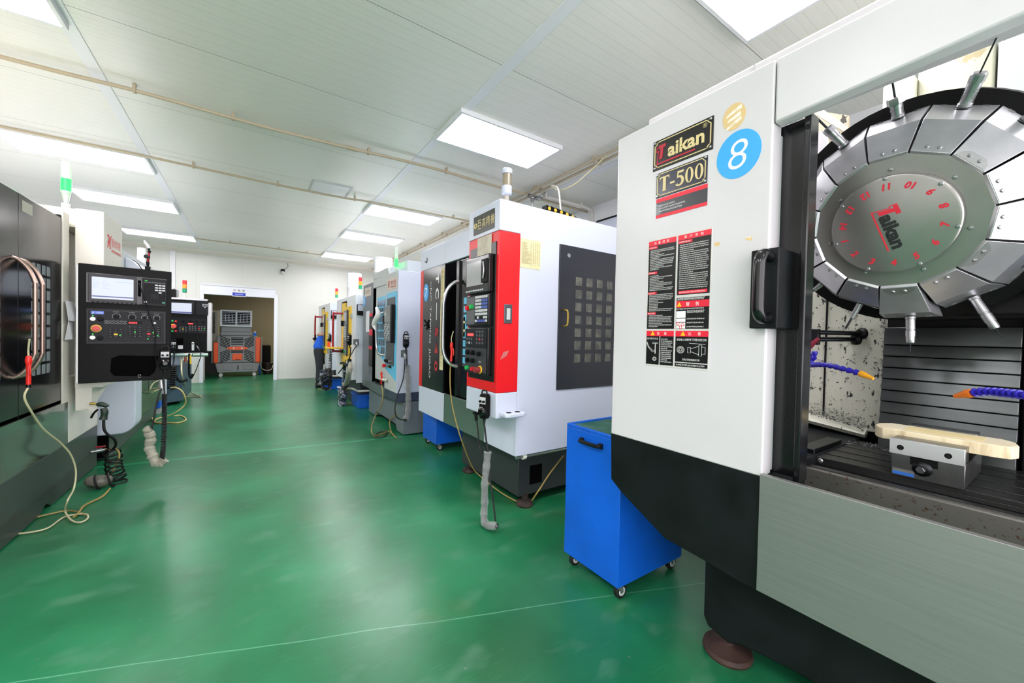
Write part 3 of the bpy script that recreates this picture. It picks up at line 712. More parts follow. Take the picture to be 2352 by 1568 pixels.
for cz in (u0+W8*.68, u0+W8*.86):
    h = B(); n_ = 36; o, r, u = F8; nn = r.cross(u)
    A = [h.b.verts.new(o+r*a+u*b_+nn*.006) for a, b_ in ell(cz, cy, W8*.078, hh*.5, n_)]; Cc = [h.b.verts.new(o+r*a+u*b_+nn*.006) for a, b_ in ell(cz, cy, W8*.033, hh*.44, n_)]
    for i in range(n_): h.b.faces.new((A[i], A[(i+1) % n_], Cc[(i+1) % n_], Cc[i]))
    h.build('model_digit', gold, pl)
pl, u0, u1, v0, v1 = plate('maker_sticker', [(1.124,2.085), (0.882,2.082), (0.883,1.996), (1.123,1.995)], speck_mat('scuffed_dark_sticker', '2f3036', '7d7d84', 7, .62, .3, (1, 1, 3)), .0015)
W8 = u1-u0; H8 = v1-v0
h = B(); h.fb(F8, u0, u1, v1-H8*.2, v1, .001, .002); h.fb(F8, u0, u1, v0, v0+H8*.16, .001, .002); h.build('red_band', sheet_red, pl)
h = B()
for j in range(3): fineprint(h, F8, u0+W8*.06, u0+W8*.6, v0+H8*(.33+.14*j), H8*.07, .0025, fill=(.9, 1, .6)[j])
h.build('fine_print', white_ink, pl)
# the round stickers
def ellplate(name, m, cx_, cy_, a, b_, d=.0015):
    h = B(); h.fp(F8, ell(cx_, cy_, a, b_, 48), 0, d); return h.build(name, m, m8)
c = (0.766,2.158); rr = ((0.850,2.179)[0]-(0.686,2.151)[0])/2; zz = ((0.767,2.249)[1]-(0.769,2.068)[1])/2
st = ellplate('number_sticker', blue_st, -c[0], c[1], rr, zz)
text('sticker_number', white_ink, st, F8, [('8', -c[0], c[1], zz*1.2, {'bold': -.012, 'shear': .12})], .002)
c = (0.786,2.309); rr = ((0.832,2.326)[0]-(0.746,2.301)[0])/2
ts = ellplate('torn_sticker', tan, -c[0], c[1], rr, ((0.788,2.360)[1]-(0.788,2.260)[1])/2)
h = B()
for dy, w_, tl in ((-.004, .026, .3), (-.026, .03, .38), (.02, .03, .3)): h.fp(F8, [(-c[0]-w_, c[1]+dy-.008-w_*tl), (-c[0]+w_, c[1]+dy-.008+w_*tl), (-c[0]+w_*.9, c[1]+dy+.007+w_*tl), (-c[0]-w_*.8, c[1]+dy+.004-w_*tl)], 0, .0022)
h.build('paper_remnant', mat('torn_paper', 'efe9dc', .7, var=(30, 'd9c7a0', .35, .55)), ts)
for c in ((0.837,1.830), (0.718,1.829)):
    h = B(); h.fp(F8, [(-c[0]+.014*math.cos(t)*random.uniform(.7, 1.3), c[1]+.008*math.sin(t)*random.uniform(.6, 1.4)) for t in (2*PI*i/11 for i in range(11))], 0, .001); h.build('glue_mark', tan, m8)
# the big notice
pl, u0, u1, v0, v1 = plate('safety_notice', [(1.160,1.903), (0.855,1.901), (0.857,1.319), (1.160,1.322)], mat('notice_border', 'cfcdc9', .4), .0015)
W8 = u1-u0; H8 = v1-v0
def fr(a, b_): return u0+W8*a, v1-H8*b_
def cell(a0, b0, a1, b1, m, nm='notice_field', d=.0022):
    h = B(); p, q = fr(a0, b0), fr(a1, b1); h.fb(F8, p[0], q[0], q[1], p[1], .001, d); return h.build(nm, m, pl)
for a in ((.015, .012, .475, .705), (.505, .012, .985, .455), (.505, .475, .985, .705), (.015, .72, .24, .985), (.255, .762, .475, .985), (.505, .72, .985, .95), (.505, .957, .985, .985)): cell(*a, sheet_black)
for a in ((.015, .012, .475, .05), (.505, .012, .985, .05), (.505, .5, .985, .548), (.015, .72, .475, .762), (.505, .72, .985, .762), (.02, .055, .17, .075), (.02, .255, .17, .273), (.02, .415, .17, .433), (.02, .575, .17, .593), (.51, .055, .72, .075), (.53, .425, .95, .448)): cell(*a, sheet_red, 'red_bar', .0028)
for a in ((.51, .575, .65, .625), (.51, .63, .65, .655), (.51, .66, .65, .682), (.51, .685, .65, .703)): cell(*a, white_ink, 'pictogram', .0028)
def tt(items): return [(s_, *fr(a, b_), H8*hh_) for s_, a, b_, hh_ in items]
text('heading', white_ink, pl, F8, tt([('设', .13, .031, .02), ('备', .2, .031, .02), ('须', .27, .031, .02), ('知', .34, .031, .02), ('客', .62, .031, .02), ('户', .7, .031, .02), ('须', .78, .031, .02), ('知', .86, .031, .02), ('警', .68, .525, .028), ('告', .82, .525, .028), ('注', .22, .741, .024), ('意', .34, .741, .024), ('注', .72, .741, .024), ('意', .86, .741, .024)]), .0032)
text('subheading', white_ink, pl, F8, [('换刀卸刀方法', *fr(.125, .782), H8*.015, {'w': W8*.19}), ('该设备上请使用下列型式的刀具', *fr(.745, .785), H8*.018, {'w': W8*.44}), ('刀具必须使用高速刀具', *fr(.745, .93), H8*.015, {'w': W8*.26})], .0032)
h = B(); rnd = random.Random(3)
b_ = .088
while b_ < .7:
    if not any(abs(b_-k) < .014 for k in (.264, .424, .584)):
        p = fr(.045, b_); fineprint(h, F8, p[0], p[0]+W8*.4, p[1], H8*.007, .003, rnd.choice((1, 1, .95, .6, .4)), rnd)
    b_ += .0125
b_ = .088
while b_ < .42:
    p = fr(.535, b_); fineprint(h, F8, p[0], p[0]+W8*.42, p[1], H8*.0075, .003, rnd.choice((1, 1, .95, .5)), rnd); b_ += .0145
for b_ in (.482, .49, .558, .575, .585, .632, .66, .69): 
    p = fr(.52 if b_ < .56 else .67, b_); fineprint(h, F8, p[0], p[0]+W8*(.44 if b_ < .56 else .28), p[1], H8*.009, .003, .9, rnd)
for j in range(13): p = fr(.27, .785+j*.0145); fineprint(h, F8, p[0], p[0]+W8*.19, p[1], H8*.008, .003, rnd.choice((1, .9, .6)), rnd)
p = fr(.53, .971); fineprint(h, F8, p[0], p[0]+W8*.42, p[1], H8*.012, .003, 1, rnd)
p = fr(.545, .4365); fineprint(h, F8, p[0], p[0]+W8*.38, p[1], H8*.01, .0034, 1, rnd)
for a0, b0, w_ in ((.03, .065, .12), (.03, .264, .12), (.03, .424, .12), (.03, .584, .12), (.525, .065, .17)): p = fr(a0, b0); fineprint(h, F8, p[0], p[0]+W8*w_, p[1], H8*.01, .0036, 1, rnd)
h.build('fine_print', white_ink, pl)
# line drawings on the notice
h = B(); o, r, u = F8; nn = r.cross(u)
def P8(a, b_): q = fr(a, b_); return o+r*q[0]+u*q[1]+nn*.003
def ln(*pp): h.tube([P8(*p) for p in pp], .0007, 4)
ln((.03, .81), (.06, .845), (.13, .875), (.18, .875)); ln((.025, .815), (.05, .85), (.12, .885), (.18, .885)); ln((.12, .81), (.22, .81)); ln((.12, .82), (.22, .82)); ln((.17, .82), (.17, .9)); ln((.18, .82), (.18, .9))
for rr in (.018, .032): ln(*[(.165+rr*math.cos(t)*1.0, .94+rr*math.sin(t)*.45) for t in (2*PI*i/16 for i in range(17))])
for rr in (.02, .04, .055): ln(*[(.59+rr*math.cos(t), .86+rr*math.sin(t)*.45) for t in (2*PI*i/20 for i in range(21))])
ln((.7, .84), (.74, .84), (.74, .88), (.7, .88), (.7, .84)); ln((.74, .85), (.86, .83)); ln((.74, .87), (.86, .89)); ln((.86, .82), (.9, .82), (.9, .9), (.86, .9), (.86, .82)); ln((.9, .835), (.95, .835), (.95, .885), (.9, .885)); ln((.72, .81), (.95, .815))
h.build('line_drawing', white_ink, pl)
for a, b_ in ((.55, .525), (.125, .741), (.62, .741)):
    q = fr(a, b_); polys('warning_triangle', mat('warning_yellow', 'f2c11c', .4), pl, F8, [[(q[0]-.011, q[1]-.009), (q[0]+.011, q[1]-.009), (q[0], q[1]+.011)]], .0034)
for a, b_ in ((.54, .667), (.61, .675), (.58, .694)):
    q = fr(a, b_); h = B(); h.tube([o+r*(q[0]+.006*math.cos(t))+u*(q[1]+.006*math.sin(t))+nn*.0032 for t in (2*PI*i/16 for i in range(17))], .0012, 5); h.build('prohibition_ring', sheet_red, pl)

# tools in the carousel: held by it, so each is a thing
def tool(i, kind, label, nrl=1.0, lean=0):
    tm = PH-ST*(i+.5); rad = SR*math.cos(tm)+UP*math.sin(tm); d = (rad*math.cos(.315)+AX*math.sin(.315)).normalized()
    dz = V((-.028, 0, -.03)) if i == 8 else V((0, 0, 0))
    p = C0+rad*(.366*math.cos(ST/2))-AX*.15+dz+(rad*.05-AX*.119).normalized()*.03+d*.004
    t = T('tool_holder', label, 'tool holder', p, 'tool holders in the carousel')
    g = B(); L = .075*nrl
    ks = .66 if kind == 'needle' else .82
    g.lathe(p, d, [(.024*ks, 0), (.024*ks, .008), (.0215*ks, .01), (.0215*ks, L*.62), (.02*ks, L*.63), (.02*ks, L*.68), (.0225*ks, L*.7), (.0225*ks, L)] if kind != 'slim' else [(.013, 0), (.0105, L*.8), (.0095, L)], 24); g.build('holder_body', chrome, t)
    q = p+d*L
    if kind == 'hex':
        g = B(); g.lathe(q, d, [(.016, 0), (.025, .002), (.025, .02), (.022, .026)], 6); g.build('collet_nut', steel, t); q = q+d*.026; bl, br = .05, .0045
    elif kind == 'slim': bl, br = .05, .006
    elif kind == 'needle':
        g = B(); g.lathe(q, d, [(.0135, 0), (.0135, .02), (.011, .027)], 12); g.build('collet_nut', chrome, t); q = q+d*.027; bl, br = .035, .0018
    else:
        g = B(); g.lathe(q, d, [(.021, 0), (.021, .022), (.017, .027)], 10); g.build('collet_nut', chrome, t); q = q+d*.027; bl, br = (.1, .0032) if kind == 'drill' else (.05, .0055)
    g = B(); a = helix([q, q+d*bl*.5, q+d*bl], br*.35, bl/.012, 8); g.tube([q, q+d*bl], br*.75, 8); g.tube(a, br*.45, 5); g.build('cutter', darksteel, t)
tool(0, 'cut', 'tool holder with a stubby cutter pointing up left, beside the black door edge')
tool(1, 'hex', 'tool holder with a wide hexagonal nut and short drill at the carousel top', .62)
tool(2, 'drill', 'tool holder with the long thin dark drill pointing up from the carousel', .95)
tool(3, 'cut', 'tool holder pointing right at the picture edge high on the carousel')
tool(7, 'needle', 'slanted tool holder with a needle bit at the lower right of the carousel', 1.35)
tool(8, 'needle', 'vertical tool holder with a needle bit right below the dropped carousel petal', 1.05)
tool(9, 'slim', 'slim slanted tool holder at the lower left of the carousel before the chip wall', .9)
tool(10, 'slim', 'tool holder with a twist drill half hidden by the black door edge', .5)
# vice and work block
vt = T('machine_vice', 'ground steel machine vice bolted on the table under the vertical tool', 'vice', (2.2, .32, .95))
g = B(); g.box(2.035, 2.4, .224, .41, .951, 1.035); g.build('vice_body', vice_m, vt, .002)
g = B(); g.box(2.015, 2.035, .224, .412, 1.036, 1.092); g.build('jaw_plate', mat('bright_jaw', 'd6d7da', .3, .7), vt, .0012)
g = B(); g.box(2.036, 2.115, .226, .41, 1.036, 1.09); g.build('fixed_jaw', vice_m, vt, .0012)
g = B(); g.box(2.285, 2.36, .226, .41, 1.036, 1.112); g.build('moving_jaw', vice_m, vt, .0012)
for y in (.382, .262):
    g = B(); g.lathe((2.0155, y, 1.062), (-1, 0, 0), [(.0095, 0), (.0095, .0015)], 18); g.build('jaw_screw', blackm, vt)
    g = B(); g.lathe((2.0139, y, 1.062), (-1, 0, 0), [(.005, 0), (.005, .0012)], 6); g.build('hex_socket', darksteel, vt)
g = B(); g.box(2.03, 2.036, .288, .358, 1.004, 1.032); g.build('screw_slot', blackm, vt)
g = B(); g.lathe((2.034, .326, .995), (-1, 0, 0), [(.027, 0), (.027, .006), (.02, .012), (.0155, .014)], 28); g.build('screw_collar', darksteel, vt)
g = B(); g.lathe((2.022, .326, .995), (-1, 0, 0), [(.0125, 0), (.0125, .022), (.011, .024)], 6); g.build('hex_spindle', vice_m, vt)
g = B(); g.box(2.0335, 2.035, .346, .405, .957, .978); s_ = g.build('vice_label', steel, vt)
g = B(); g.box(2.033, 2.0336, .347, .404, .957, .968); g.build('label_stripe', mat('label_blue', '2d6fd0', .4), s_)
bt = T('work_block', 'pale resin block with chamfered ends clamped in the steel vice', 'workpiece', (2.2, .3, 1.07))
g = B(); pts = [(2.118, .455), (2.135, .475), (2.175, .49), (2.235, .49), (2.282, .462), (2.282, .165), (2.25, .135), (2.175, .122), (2.13, .135), (2.118, .16)]
g.pz(1.066, 1.108, pts); o = g.build('block_body', bamboo_side, bt, .002)
g = B(); g.pz(1.108, 1.1085, [(2.121, .454), (2.137, .472), (2.176, .486), (2.234, .486), (2.279, .46), (2.279, .167), (2.249, .139), (2.176, .126), (2.132, .138), (2.121, .162)]); g.build('milled_top', bamboo, bt)
g = B(); g.box(2.15, 2.255, .2, .4, 1.1086, 1.1092); g.build('milled_pocket', mat('resin_pocket', 'f4e2aa', .45), bt)
g = B()
for i in range(300):
    p = V((random.uniform(2.42, 2.55), random.uniform(.45, .66), .951)); sliver(g, p+V((0, 0, .004)), random.uniform(.0015, .005))
q = tag(g.build('chip_pile', chips_m), 'grey metal chips scattered on the far corner of the machine table', 'metal chips'); q['kind'] = 'stuff'

# ================================================================ blue carts
def cart(x0, x1, y0, y1, z0, z1, label, handle=True):
    t = T('tool_cart', label, 'cart', ((x0+x1)/2, (y0+y1)/2, 0), 'blue steel carts on casters')
    g = B(); w_ = .018
    g.box(x0, x1, y0, y1, z0, z1-.02)
    g.box(x0, x0+w_, y0, y1, z1-.02, z1); g.box(x1-w_, x1, y0, y1, z1-.02, z1); g.box(x0+w_, x1-w_, y0, y0+w_, z1-.02, z1); g.box(x0+w_, x1-w_, y1-w_, y1, z1-.02, z1)
    g.build('cabinet', blue, t, .003)
    g = B(); g.box(x0+w_, x1-w_, y0+w_, y1-w_, z1-.021, z1-.008); g.build('top_mat', mat('green_glass_top', '1d5a48', .15, var=(6, '4f7f70', .4, .62)), t)
    if handle:
        ym = (y0+y1)/2; g = B()
        g.tube([(x0, ym+.075, z1-.075), (x0-.03, ym+.07, z1-.075), (x0-.034, ym, z1-.075), (x0-.03, ym-.07, z1-.075), (x0, ym-.075, z1-.075)], .011, 10, 3)
        g.box(x0-.016, x0+.001, ym+.062, ym+.088, z1-.09, z1-.06); g.box(x0-.016, x0+.001, ym-.088, ym-.062, z1-.09, z1-.06); g.build('handle', black, t, .003)
    for i, (cx_, cy_) in enumerate(((x0+.04, y0+.035), (x0+.04, y1-.035), (x1-.06, y0+.05), (x1-.06, y1-.05))):
        r_ = (z0-.004)*.49
        g = B(); g.box(cx_-.025, cx_+.025, cy_-.025, cy_+.025, z0-.006, z0); 
        for s_ in (-.018, .018): g.prism([(cx_-.02, cy_+s_-.002, z0-.005), (cx_+.02, cy_+s_-.002, z0-.005), (cx_+.03, cy_+s_-.002, r_), (cx_+.012, cy_+s_-.002, r_*.8)], (0, .004, 0))
        c_ = g.build('caster', steel, t, .001)
        g = B(); g.lathe((cx_+.022, cy_-.014, r_+.001), (0, 1, 0), [(r_*.85, 0), (r_, .004), (r_, .024), (r_*.85, .028)], 24); g.build('wheel', rubber, c_)
        g = B(); g.lathe((cx_+.022, cy_-.0165, r_+.001), (0, 1, 0), [(r_*.55, 0), (r_*.6, .002), (r_*.6, .031), (r_*.55, .033)], 20); g.build('wheel_hub', lightgrey, c_)
cart(1.66, 2.25, 1.388, 1.822, .088, .905, 'blue steel cart on casters beside the white and black machine, black handle on its front')

# ================================================================ small equipment used on several machines
def pendant(loc, rz, label, face=key_grey, hook=True):
    """hand wheel pendant, local frame: back at y=0, face toward -y"""
    t = T('handwheel_pendant', label, 'pendant', loc, 'handwheel pendants'); t.rotation_euler = (0, 0, rz); M = wm(t)
    g = B(M); g.py(-.05, 0, [(-.036, -.075), (-.026, -.1), (.026, -.1), (.036, -.075), (.036, .07), (.028, .09), (-.028, .09), (-.036, .07)]); g.build('pendant_body', blackm, t, .006)
    g = B(M); g.box(-.03, .03, -.052, -.05, .015, .068); g.build('face_plate', face, t)
    for x in (-.017, .017):
        g = B(M); g.lathe((x, -.052, .035), (0, -1, 0), [(.01, 0), (.009, .014), (.003, .015)], 12); g.build('selector_knob', key_black, t)
    g = B(M); g.lathe((0, -.05, -.04), (0, -1, 0), [(.036, 0), (.036, .01), (.031, .013), (.02, .022), (.018, .03)], 24); d = g.build('dial', gloss_black, t)
    g = B(M); g.cyl((.018, -.06, -.028), (.018, -.085, -.028), .006); g.build('crank', key_black, d)
    g = B(M); g.tube([(-.026, -.03, .085), (-.02, -.03, .115), (.02, -.03, .115), (.026, -.03, .085)], .006, 8, 4); g.build('hanger', rubber, t)
    g = B(M); g.cyl((0, -.025, -.1), (0, -.025, -.15), .012, .007); g.build('cable_gland', rubber, t)
    return t
def cable(pts, r, par, m=rubber, nm='cable'):
    g = B(); g.tube(pts, r, 7, 6); return g.build(nm, m, par)
def wrapped(path, r, par, m=plastic, coil=True, turns=40, nm='plastic_sleeve'):
    P = spline([V(p) for p in path], 8)
    if coil: g = B(); g.tube(helix(path, r*.5, turns, 10), r*.2, 5); g.build('coiled_cable', rubber, par)
    rr = [r*(1+.1*math.sin(i*.9)+.07*math.sin(i*1.7)) for i in range(len(P))]; rr[0] = r*.5; rr[-1] = r*.6
    g = B(); g.tube(P, rr, 12); return g.build(nm, m, par, ang=60)
def air_gun(loc, rz, label, col=bright_red, hose=None, hr=.006, hm=hose_y, tilt=0):
    t = T('air_gun', label, 'air gun', loc, 'air blow guns'); t.rotation_euler = (0, tilt, rz); M = wm(t)
    g = B(M); g.tube([(0, 0, -.1), (0, 0, -.06), (.003, 0, -.02), (0, 0, .02), (0, 0, .05), (0, 0, .075), (0, 0, .085)], [.0115, .012, .0105, .012, .0165, .014, .008], 12, 3); b_ = g.build('gun_body', col, t)
    g = B(M); g.tube([(.014, 0, .035), (.026, 0, .0), (.023, 0, -.045)], [.0045, .005, .004], 6, 4); g.build('trigger', col, t)
    g = B(M); g.tube([(0, 0, .08), (-.004, 0, .12), (.008, 0, .165), (.018, 0, .19)], .0048, 8, 5); g.build('nozzle', hose_y if col is bright_red else darksteel, t)
    g = B(M); g.cyl((0, 0, -.1), (0, 0, -.12), .011); g.build('hose_fitting', darksteel, t)
    if hose:
        p0 = M @ V((0, 0, -.115)); g = B(); g.tube([p0]+[V(p) for p in hose], hr, 8, 8); g.build('air_hose', hm, t)
    return t
def key_grid(F, u0, v0, du, dv, nu, nv, w_, h_, par, m=key_black, d=.004, skip=(), nm='key'):
    for i in range(nu):
        for j in range(nv):
            if (i, j) in skip: continue
            g = B(); g.fb(F, u0+i*du-w_/2, u0+i*du+w_/2, v0-j*dv-h_/2, v0-j*dv+h_/2, 0, d); g.build(nm, m(i, j) if callable(m) else m, par)
def knob(F, u, v, r, h_, m, par, nm='knob', n=18):
    o, r_a, u_a = F; g = B(); g.lathe(o+r_a*u+u_a*v, r_a.cross(u_a), [(r, 0), (r*.95, h_), (r*.7, h_+.001)], n); return g.build(nm, m, par)
def shift(F, d): return (F[0]+F[1].cross(F[2])*d, F[1], F[2])

# ================================================================ machine 7: white with the red operator column
tc = T('machining_center', 'white and black tapping machine with a bright red operator column and blue 7 sticker', 'machine', (2.6, 3.5, 0), 'machine tools in the workshop')
X7 = 1.74
g = B(); g.box(X7, 3.5, 2.5, 2.53, .49, 2.475); g.build('side_panel', cool_white, tc, .004)
g = B(); g.box(X7, X7+.03, 2.99, 4.62, 2.205, 2.44); g.build('header_panel', cool_white, tc, .004)
g = B(); g.box(X7-.001, X7+.001, 3.898, 3.902, 2.205, 2.44); g.build('header_joint', lightgrey, tc)
g = B(); g.box(X7, X7+.03, 3.88, 4.62, .49, .8); g.build('lower_panel', cool_white, tc, .004)
g = B(); g.box(X7, X7+.03, 2.53, 2.995, .49, 2.44); g.build('corner_panel', cool_white, tc, .003)
g = B(); g.box(X7+.002, X7+.03, 2.99, 3.88, .49, .8); g.build('door_sill_panel', mat('satin_steel_panel', '8b9791', .3, .8), tc, .003)
g = B(); g.box(X7, X7+.03, 3.9, 4.53, .8, 2.205); bp_ = g.build('name_panel', gloss_black, tc, .003)
g = B(); g.box(X7-.002, X7+.03, 4.53, 4.62, .8, 2.205); g.build('red_stripe', red, tc, .003)
g = B(); g.box(3.48, 3.5, 2.53, 4.62, .49, 2.46); g.box(X7+.03, 3.5, 4.59, 4.62, .49, 2.44); g.build('rear_housing', cool_white, tc)
g = B(); g.box(X7+.03, 3.48, 2.53, 4.59, .49, .52); g.build('chip_floor', darkgrey, tc)
g = B(); g.box(X7+.25, X7+.28, 2.6, 4.5, .52, 2.42); g.build('chamber', void, tc)
g = B(); g.box(X7+.04, X7+.07, 3.0, 3.62, .81, 2.2); g.box(X7+.02, X7+.045, 3.6, 3.66, .81, 2.2); dl = g.build('sliding_door', gloss_black, tc, .003)
for i in range(8):
    z = 1.78-.085*i; g = B(); g.box(X7+.036, X7+.0405, (3.349,1.521)[0], (3.516,1.522)[0], z-.032, z+.032); g.build('door_window', cyan, dl)
g = B(); g.box(X7+.036, X7+.041, 3.48, 3.52, 1.42, 1.62); g.build('door_label', old_paper, dl)
g = B(); g.tube([(1.76, 3.6, 1.985), (1.70, 3.62, 1.955), (1.655, 3.645, 1.89), (1.632, 3.66, 1.8), (1.625, 3.665, 1.7), (1.625, 3.665, 1.35), (1.632, 3.66, 1.26), (1.655, 3.645, 1.19), (1.70, 3.62, 1.135), (1.76, 3.6, 1.115)], .0185, 12, 5); g.build('door_handle', silver_tube, dl)
F7 = FX(X7)
text('model_name', white_ink, bp_, F7, [('T C —', -4.1, 1.86, .09, {'w': .52, 'rot': -PI/2, 'bold': .03})], .002)
text('model_number', mat('dull_red_ink', 'b5202b', .4), bp_, F7, [('5 4 0', -4.1, 1.27, .09, {'w': .5, 'rot': -PI/2, 'bold': .03})], .002)
text('maker_name', white_ink, bp_, F7, [('CNC  TAPPING  JUGAO', -4.29, 1.49, .052, {'w': 1.12, 'rot': -PI/2})], .002)
c = (4.434,1.931)
g = B(); g.fp(F7, ell(-c[0], c[1], .075, .105), 0, .003); s_ = g.build('number_sticker', blue_st, bp_)
text('sticker_number', white_ink, s_, F7, [('7', -c[0], c[1], .11)], .004)
g = B(); g.box(X7-.003, X7, 3.915, 4.0, 1.05, 2.16); s_ = g.build('notice_strip', old_paper, bp_)
g = B(); rnd = random.Random(5)
for j in range(70):
    fineprint(g, F7, -3.99, -3.925, 2.14-j*.0153, .006, .004, rnd.choice((1, .8, .5)), rnd)
g.build('fine_print', mat('faint_ink', '9a8f6a', .6), s_)
g = B()
for z in (2.12, 1.95, 1.83, 1.66, 1.56, 1.49, 1.31, 1.22): fineprint(g, F7, -3.98, -3.93, z, .018, .0045, .8, rnd)
g.build('orange_heading', mat('orange_ink', 'd9793c', .6), s_)
g = B(); p = V((X7, 4.37, 1.545)); g.tube([p+V((-.03, .03, .06)), p, p+V((-.025, -.03, -.05))], .012, 8, 3); g.tube([p+V((-.02, .05, -.01)), p+V((-.02, -.05, .015))], .01, 8, 2); g.build('door_key', blackm, bp_)
g = B(); g.tube([(1.738,4.421,2.344), (1.735,4.425,2.287), (1.735,4.481,2.311)], .004, 6, 4); g.build('pen_mark', blackm, tc)
# operator column
g = B(); g.box(1.55, X7+.01, 2.497, 2.99, 2.24, 2.475); hd = g.build('column_head', cool_white, tc, .005)
g = B(); g.box(1.55, X7+.005, 2.497, 2.985, 1.005, 2.238); rc = g.build('operator_column', red, tc, .005)
g = B(); g.py(2.497, 2.985, [(1.55, 1.003), (X7, 1.003), (X7, .81), (1.55, .81)]); g.build('column_foot', cool_white, tc, .006)
F5 = FX(1.55)
g = B(); g.box(1.546, 1.551, 2.572, 2.905, 2.27, 2.422); pl = g.build('brand_plate', mat('plate_olive', '3a3a34', .25, .4), hd, .001)
text('brand_name', gold, pl, F5, [(ch, -2.8+.068*i, 2.345, .075, {'w': .055}) for i, ch in enumerate('巨高精機')], .0055)
g = B(); g.tube([V((1.545, 2.868-.018*math.cos(t), 2.345+.02*math.sin(t))) for t in (math.radians(x) for x in range(-250, 80, 30))], .006, 6); g.build('brand_emblem', gold, pl)
g = B(); g.box(1.543, 1.551, 2.53, 2.945, 1.085, 2.16); cpn = g.build('control_panel', plate_black, rc, .003)
g = B(); g.box(1.54, 1.545, 2.6, 2.82, 2.06, 2.23); g.build('taped_note', mat('soiled_card', 'cfc8b8', .7, var=(9, 'b9af9a', .35, .6)), rc)
g = B(); g.box(1.5, 1.544, 2.56, 2.935, 1.775, 2.07); mon = g.build('monitor', gloss_black, cpn, .008)
g = B(); g.box(1.498, 1.501, 2.64, 2.92, 1.84, 2.03); g.build('screen', screen_grey, mon)
key_grid(FX(1.5), -2.92, 1.8, .03, 1, 10, 1, .018, .012, mon, key_grey, .003, nm='soft_key')
g = B(); g.box(1.485, 1.501, 2.56, 2.655, 1.85, 2.03); cs = g.build('card_slot', blackm, mon, .003)
g = B(); g.tube([(1.483, 2.62, 2.01), (1.478, 2.6, 1.95), (1.48, 2.615, 1.88)], .007, 8, 4); g.build('slot_clip', steel, cs)
g = B(); g.box(1.51, 1.544, 2.57, 2.94, 1.515, 1.765); kp = g.build('keypad', gloss_black, cpn, .006)
g = B(); g.box(1.508, 1.511, 2.79, 2.93, 1.53, 1.75); g.build('left_overlay', panel_lightgrey, kp)
blk = mat('key_blue', '4a5fae', .5)
key_grid(FX(1.51), -2.765, 1.745, .033, .027, 6, 8, .024, .019, kp, lambda i, j: blk if (j in (1, 2, 3) and i > 2) or (j == 7 and 0 < i < 5) else key_grey, .004, skip={(0, 6), (2, 6), (3, 6)})
knob(FX(1.508), -2.9, 1.665, .02, .022, red, kp, 'stop_button'); knob(FX(1.508), -2.83, 1.672, .02, .022, green_p, kp, 'start_button')
g = B(); g.box(1.51, 1.544, 2.57, 2.94, 1.13, 1.5); op = g.build('operator_panel', gloss_black, cpn, .006)
g = B(); g.box(1.508, 1.511, 2.59, 2.94, 1.345, 1.49); g.build('display_overlay', panel_grey, op)
g = B(); g.box(1.508, 1.511, 2.59, 2.94, 1.145, 1.34); g.build('switch_overlay', mat('overlay_brushed', '4c4f52', .35, .5), op)
g = B(); g.box(1.506, 1.508, 2.8, 2.9, 1.435, 1.455); g.build('digit_display', led_red, op)
key_grid(FX(1.508), -2.74, 1.47, .045, .03, 3, 4, .02, .018, op, lambda i, j: red_ink if (i, j) == (1, 2) else panel_lightgrey, .002)
key_grid(FX(1.508), -2.91, 1.41, .04, .032, 3, 2, .02, .018, op, lambda i, j: key_grey if (i, j) == (1, 1) else panel_lightgrey, .002)
for y, z in ((2.88, 1.3), (2.79, 1.3), (2.69, 1.295), (2.88, 1.235), (2.79, 1.235)): knob(FX(1.508), -y, z, .019, .024, key_black, op)
knob(FX(1.508), -2.68, 1.23, .012, .01, chrome, op, 'key_switch')
knob(FX(1.508), -2.89, 1.17, .017, .022, green_p, op, 'start_button'); knob(FX(1.508), -2.79, 1.167, .017, .022, red, op, 'stop_button')
knob(FX(1.508), -2.68, 1.17, .032, .006, yellow, op, 'emergency_ring'); knob(FX(1.502), -2.68, 1.17, .024, .045, mat('worn_red', '8c2a2c', .4), op, 'emergency_stop')
a, b_ = (1.604,1.684), (1.676,1.537)
g = B(); g.ry(2.49, 2.5, a, b_); q = g.build('recess_handle', mat('zinc', '6b7076', .35, .7), rc, .003)
g = B(); g.box(a[0]+.02, b_[0]-.02, 2.487, 2.491, b_[1]+.03, a[1]-.03); g.build('handle_slot', lightgrey, q)
g = B(); c = (1.607,1.288); g.fp(FY(2.497), [(c[0]-.03, c[1]-.03), (c[0]+.03, c[1]+.0), (c[0]+.05, c[1]+.04), (c[0]+.0, c[1]+.03)], 0, .001); g.build('scuff', mat('scuffed_red', 'c06a6a', .6), rc)
# side door and sheet
a, b_ = (1.747,2.209), (1.943,1.980)
g = B(); g.box(a[0], b_[0], 2.497, 2.4995, b_[1], a[1]); s_ = g.build('inspection_sheet', old_paper, tc)
g = B(); F = FY(2.4965); b_ = (b_[0], b_[1]+.012); sh_ = (a[1]-b_[1]-.045)/20
for j in range(20): fineprint(g, F, a[0]+.01, a[0]+.09, a[1]-.03-j*sh_, .005, .001, random.choice((1, .8, .6)))
for j in range(15): g.fb(F, a[0]+.09, b_[0]-.01, a[1]-.025-j*sh_*1.33, a[1]-.0243-j*sh_*1.33, 0, .0006)
for j in range(5): g.fb(F, a[0]+.1+j*.022, a[0]+.101+j*.022, b_[1]+.01, a[1]-.025, 0, .0006)
g.build('fine_print', mat('grey_ink', '6e6a58', .6), s_)
a, b_ = (2.144,2.221), (2.163,0.994)
g = B(); g.box(a[0]+.0, 3.12, 2.49, 2.503, b_[1], a[1]); sdp = g.build('side_door', mat('dark_navy_grey_door', '22252e', .35), tc, .004)
